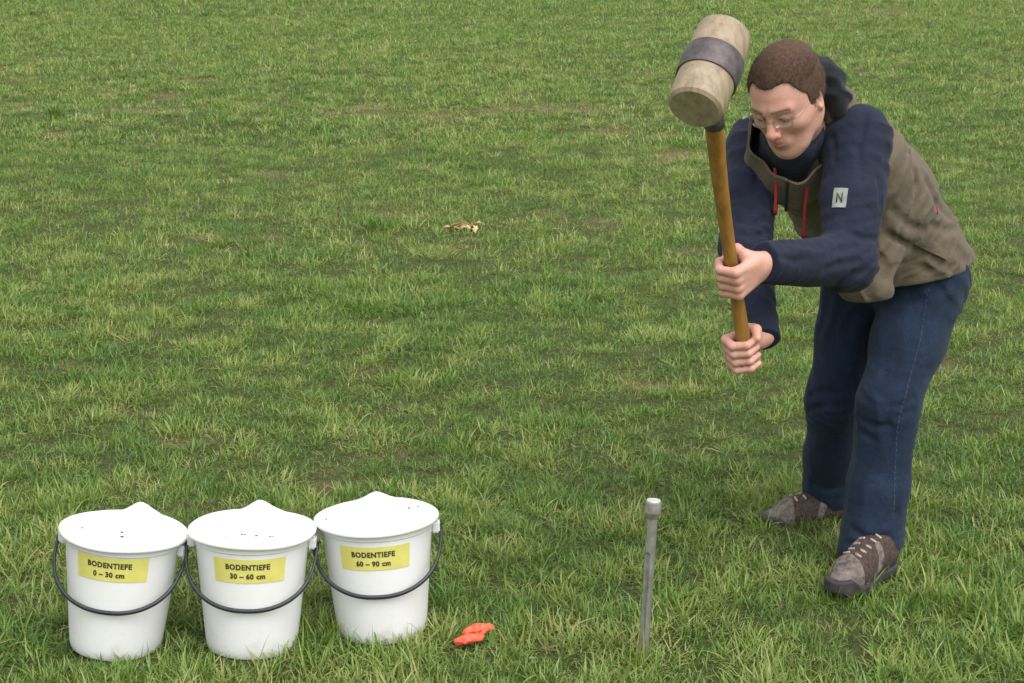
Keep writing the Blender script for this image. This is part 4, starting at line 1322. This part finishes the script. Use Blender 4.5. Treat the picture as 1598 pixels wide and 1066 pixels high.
# ------------------------------------------------------------------ shoes
M_SUEDE = plain('grey_suede', (0.06, 0.048, 0.042), (0.20, 0.165, 0.145), 75, 0.9, 0.5)
M_UPPER = plain('brown_shoe_upper', (0.012, 0.008, 0.007), (0.085, 0.052, 0.040), 130, 0.85, 0.6)
M_RUBBER = plain('dark_rubber', (0.018, 0.016, 0.018), (0.045, 0.04, 0.042), 50, 0.7, 0.4)
M_LACE = plain('pale_lace', (0.12, 0.09, 0.075), (0.5, 0.44, 0.37), 160, 0.7, 0.4)
def shoe(ank, toe_dir, ground, pitch=0.0):
    y = nrm([toe_dir[0], toe_dir[1], 0]); x = np.array([y[1], -y[0], 0]); z = np.array([0, 0, 1.0])
    y2 = y * math.cos(pitch) - z * math.sin(pitch); z2 = z * math.cos(pitch) + y * math.sin(pitch)
    R = np.stack([x, y2, z2], 1)
    org = np.array([ank[0], ank[1], ground]) - y * .0
    def upper(P):
        d = chain(P, [(0, -.055, .05), (0, .02, .055), (0, .10, .040), (0, .165, .030)], [.040, .041, .042, .030], .03)
        q = P * np.array([1 / 1.06, 1, 1], np.float32)
        d = smin(d, cap(P, (0, -.035, .055), (0, -.032, .078), .040, .038), .03)
        d = smin(d, cap(P, (0, .012, .072), (0, .10, .057), .026, .022), .03)
        return smax(d, .012 - P[:, 2], .004) + (vnoise(P * 70, 6) - .5) * .002
    def sole(P):
        pl_ = np.minimum(ell(P, (0, .115, 0), (.052, .095, .3)), ell(P, (0, -.035, 0), (.043, .07, .3)))
        pl_ = smin(pl_, cap(P * np.array([1, 1, 0], np.float32), (0, -.03, 0), (0, .10, 0), .036, .046), .03)
        top = P[:, 2] - (.024 + .024 * np.clip((P[:, 1] - .125 - .25 * np.abs(P[:, 0])) / .035, 0, 1) + .012 * np.clip((-.05 - P[:, 1]) / .03, 0, 1))
        return smax(smax(pl_, top, .005), -P[:, 2] + .0 + .02 * np.clip((P[:, 1] - .13) / .08, 0, 1) ** 2, .004)
    def cap_(P):
        vamp = smax(upper(P) - .0028, .112 - P[:, 1] + .25 * np.abs(P[:, 0]), .004)
        side = smax(smax(upper(P) - .0022, np.abs(P[:, 1] - .045 + .35 * (P[:, 2] - .05)) - .011, .003), .022 - np.abs(P[:, 0]), .003)
        return np.minimum(vamp, side)
    s_root = None
    for nm, f, mt in (('shoe', upper, M_UPPER), ('sole', sole, M_RUBBER), ('toe_cap', cap_, M_SUEDE)):
        me, _ = sdf_mesh(nm, f, (-.08, -.13, -.02), (.08, .24, .18), .003)
        orient(me, R, org)
        o = plink(nm, me, mt, person if s_root is None else s_root)
        if s_root is None: s_root = o
    for k in range(5):                       # lace hooks in two rows, a lace between each pair
        yy = .102 - .030 * k
        for sd_ in (-1, 1):
            pts = []
            for a in np.linspace(.008, .024, 5):
                qh = hit(upper, (sd_ * a, yy + .004 * k, .22), nrm([0, .05, -1]), .25)
                if qh is not None: pts.append(qh + np.array([0, 0, .002]))
            if len(pts) > 2:
                me = tube_mesh('lace_hook', pts, .0036, 6); orient(me, R, org); plink('lace_hook', me, M_LACE, s_root)
shoe(aL + [-.014, -.078, 0], np.array([-.62, -.78]), 0.004, 0.0)
shoe(aR + [-.006, -.02, 0], np.array([-.95, -.30]), -0.034, 0.0)
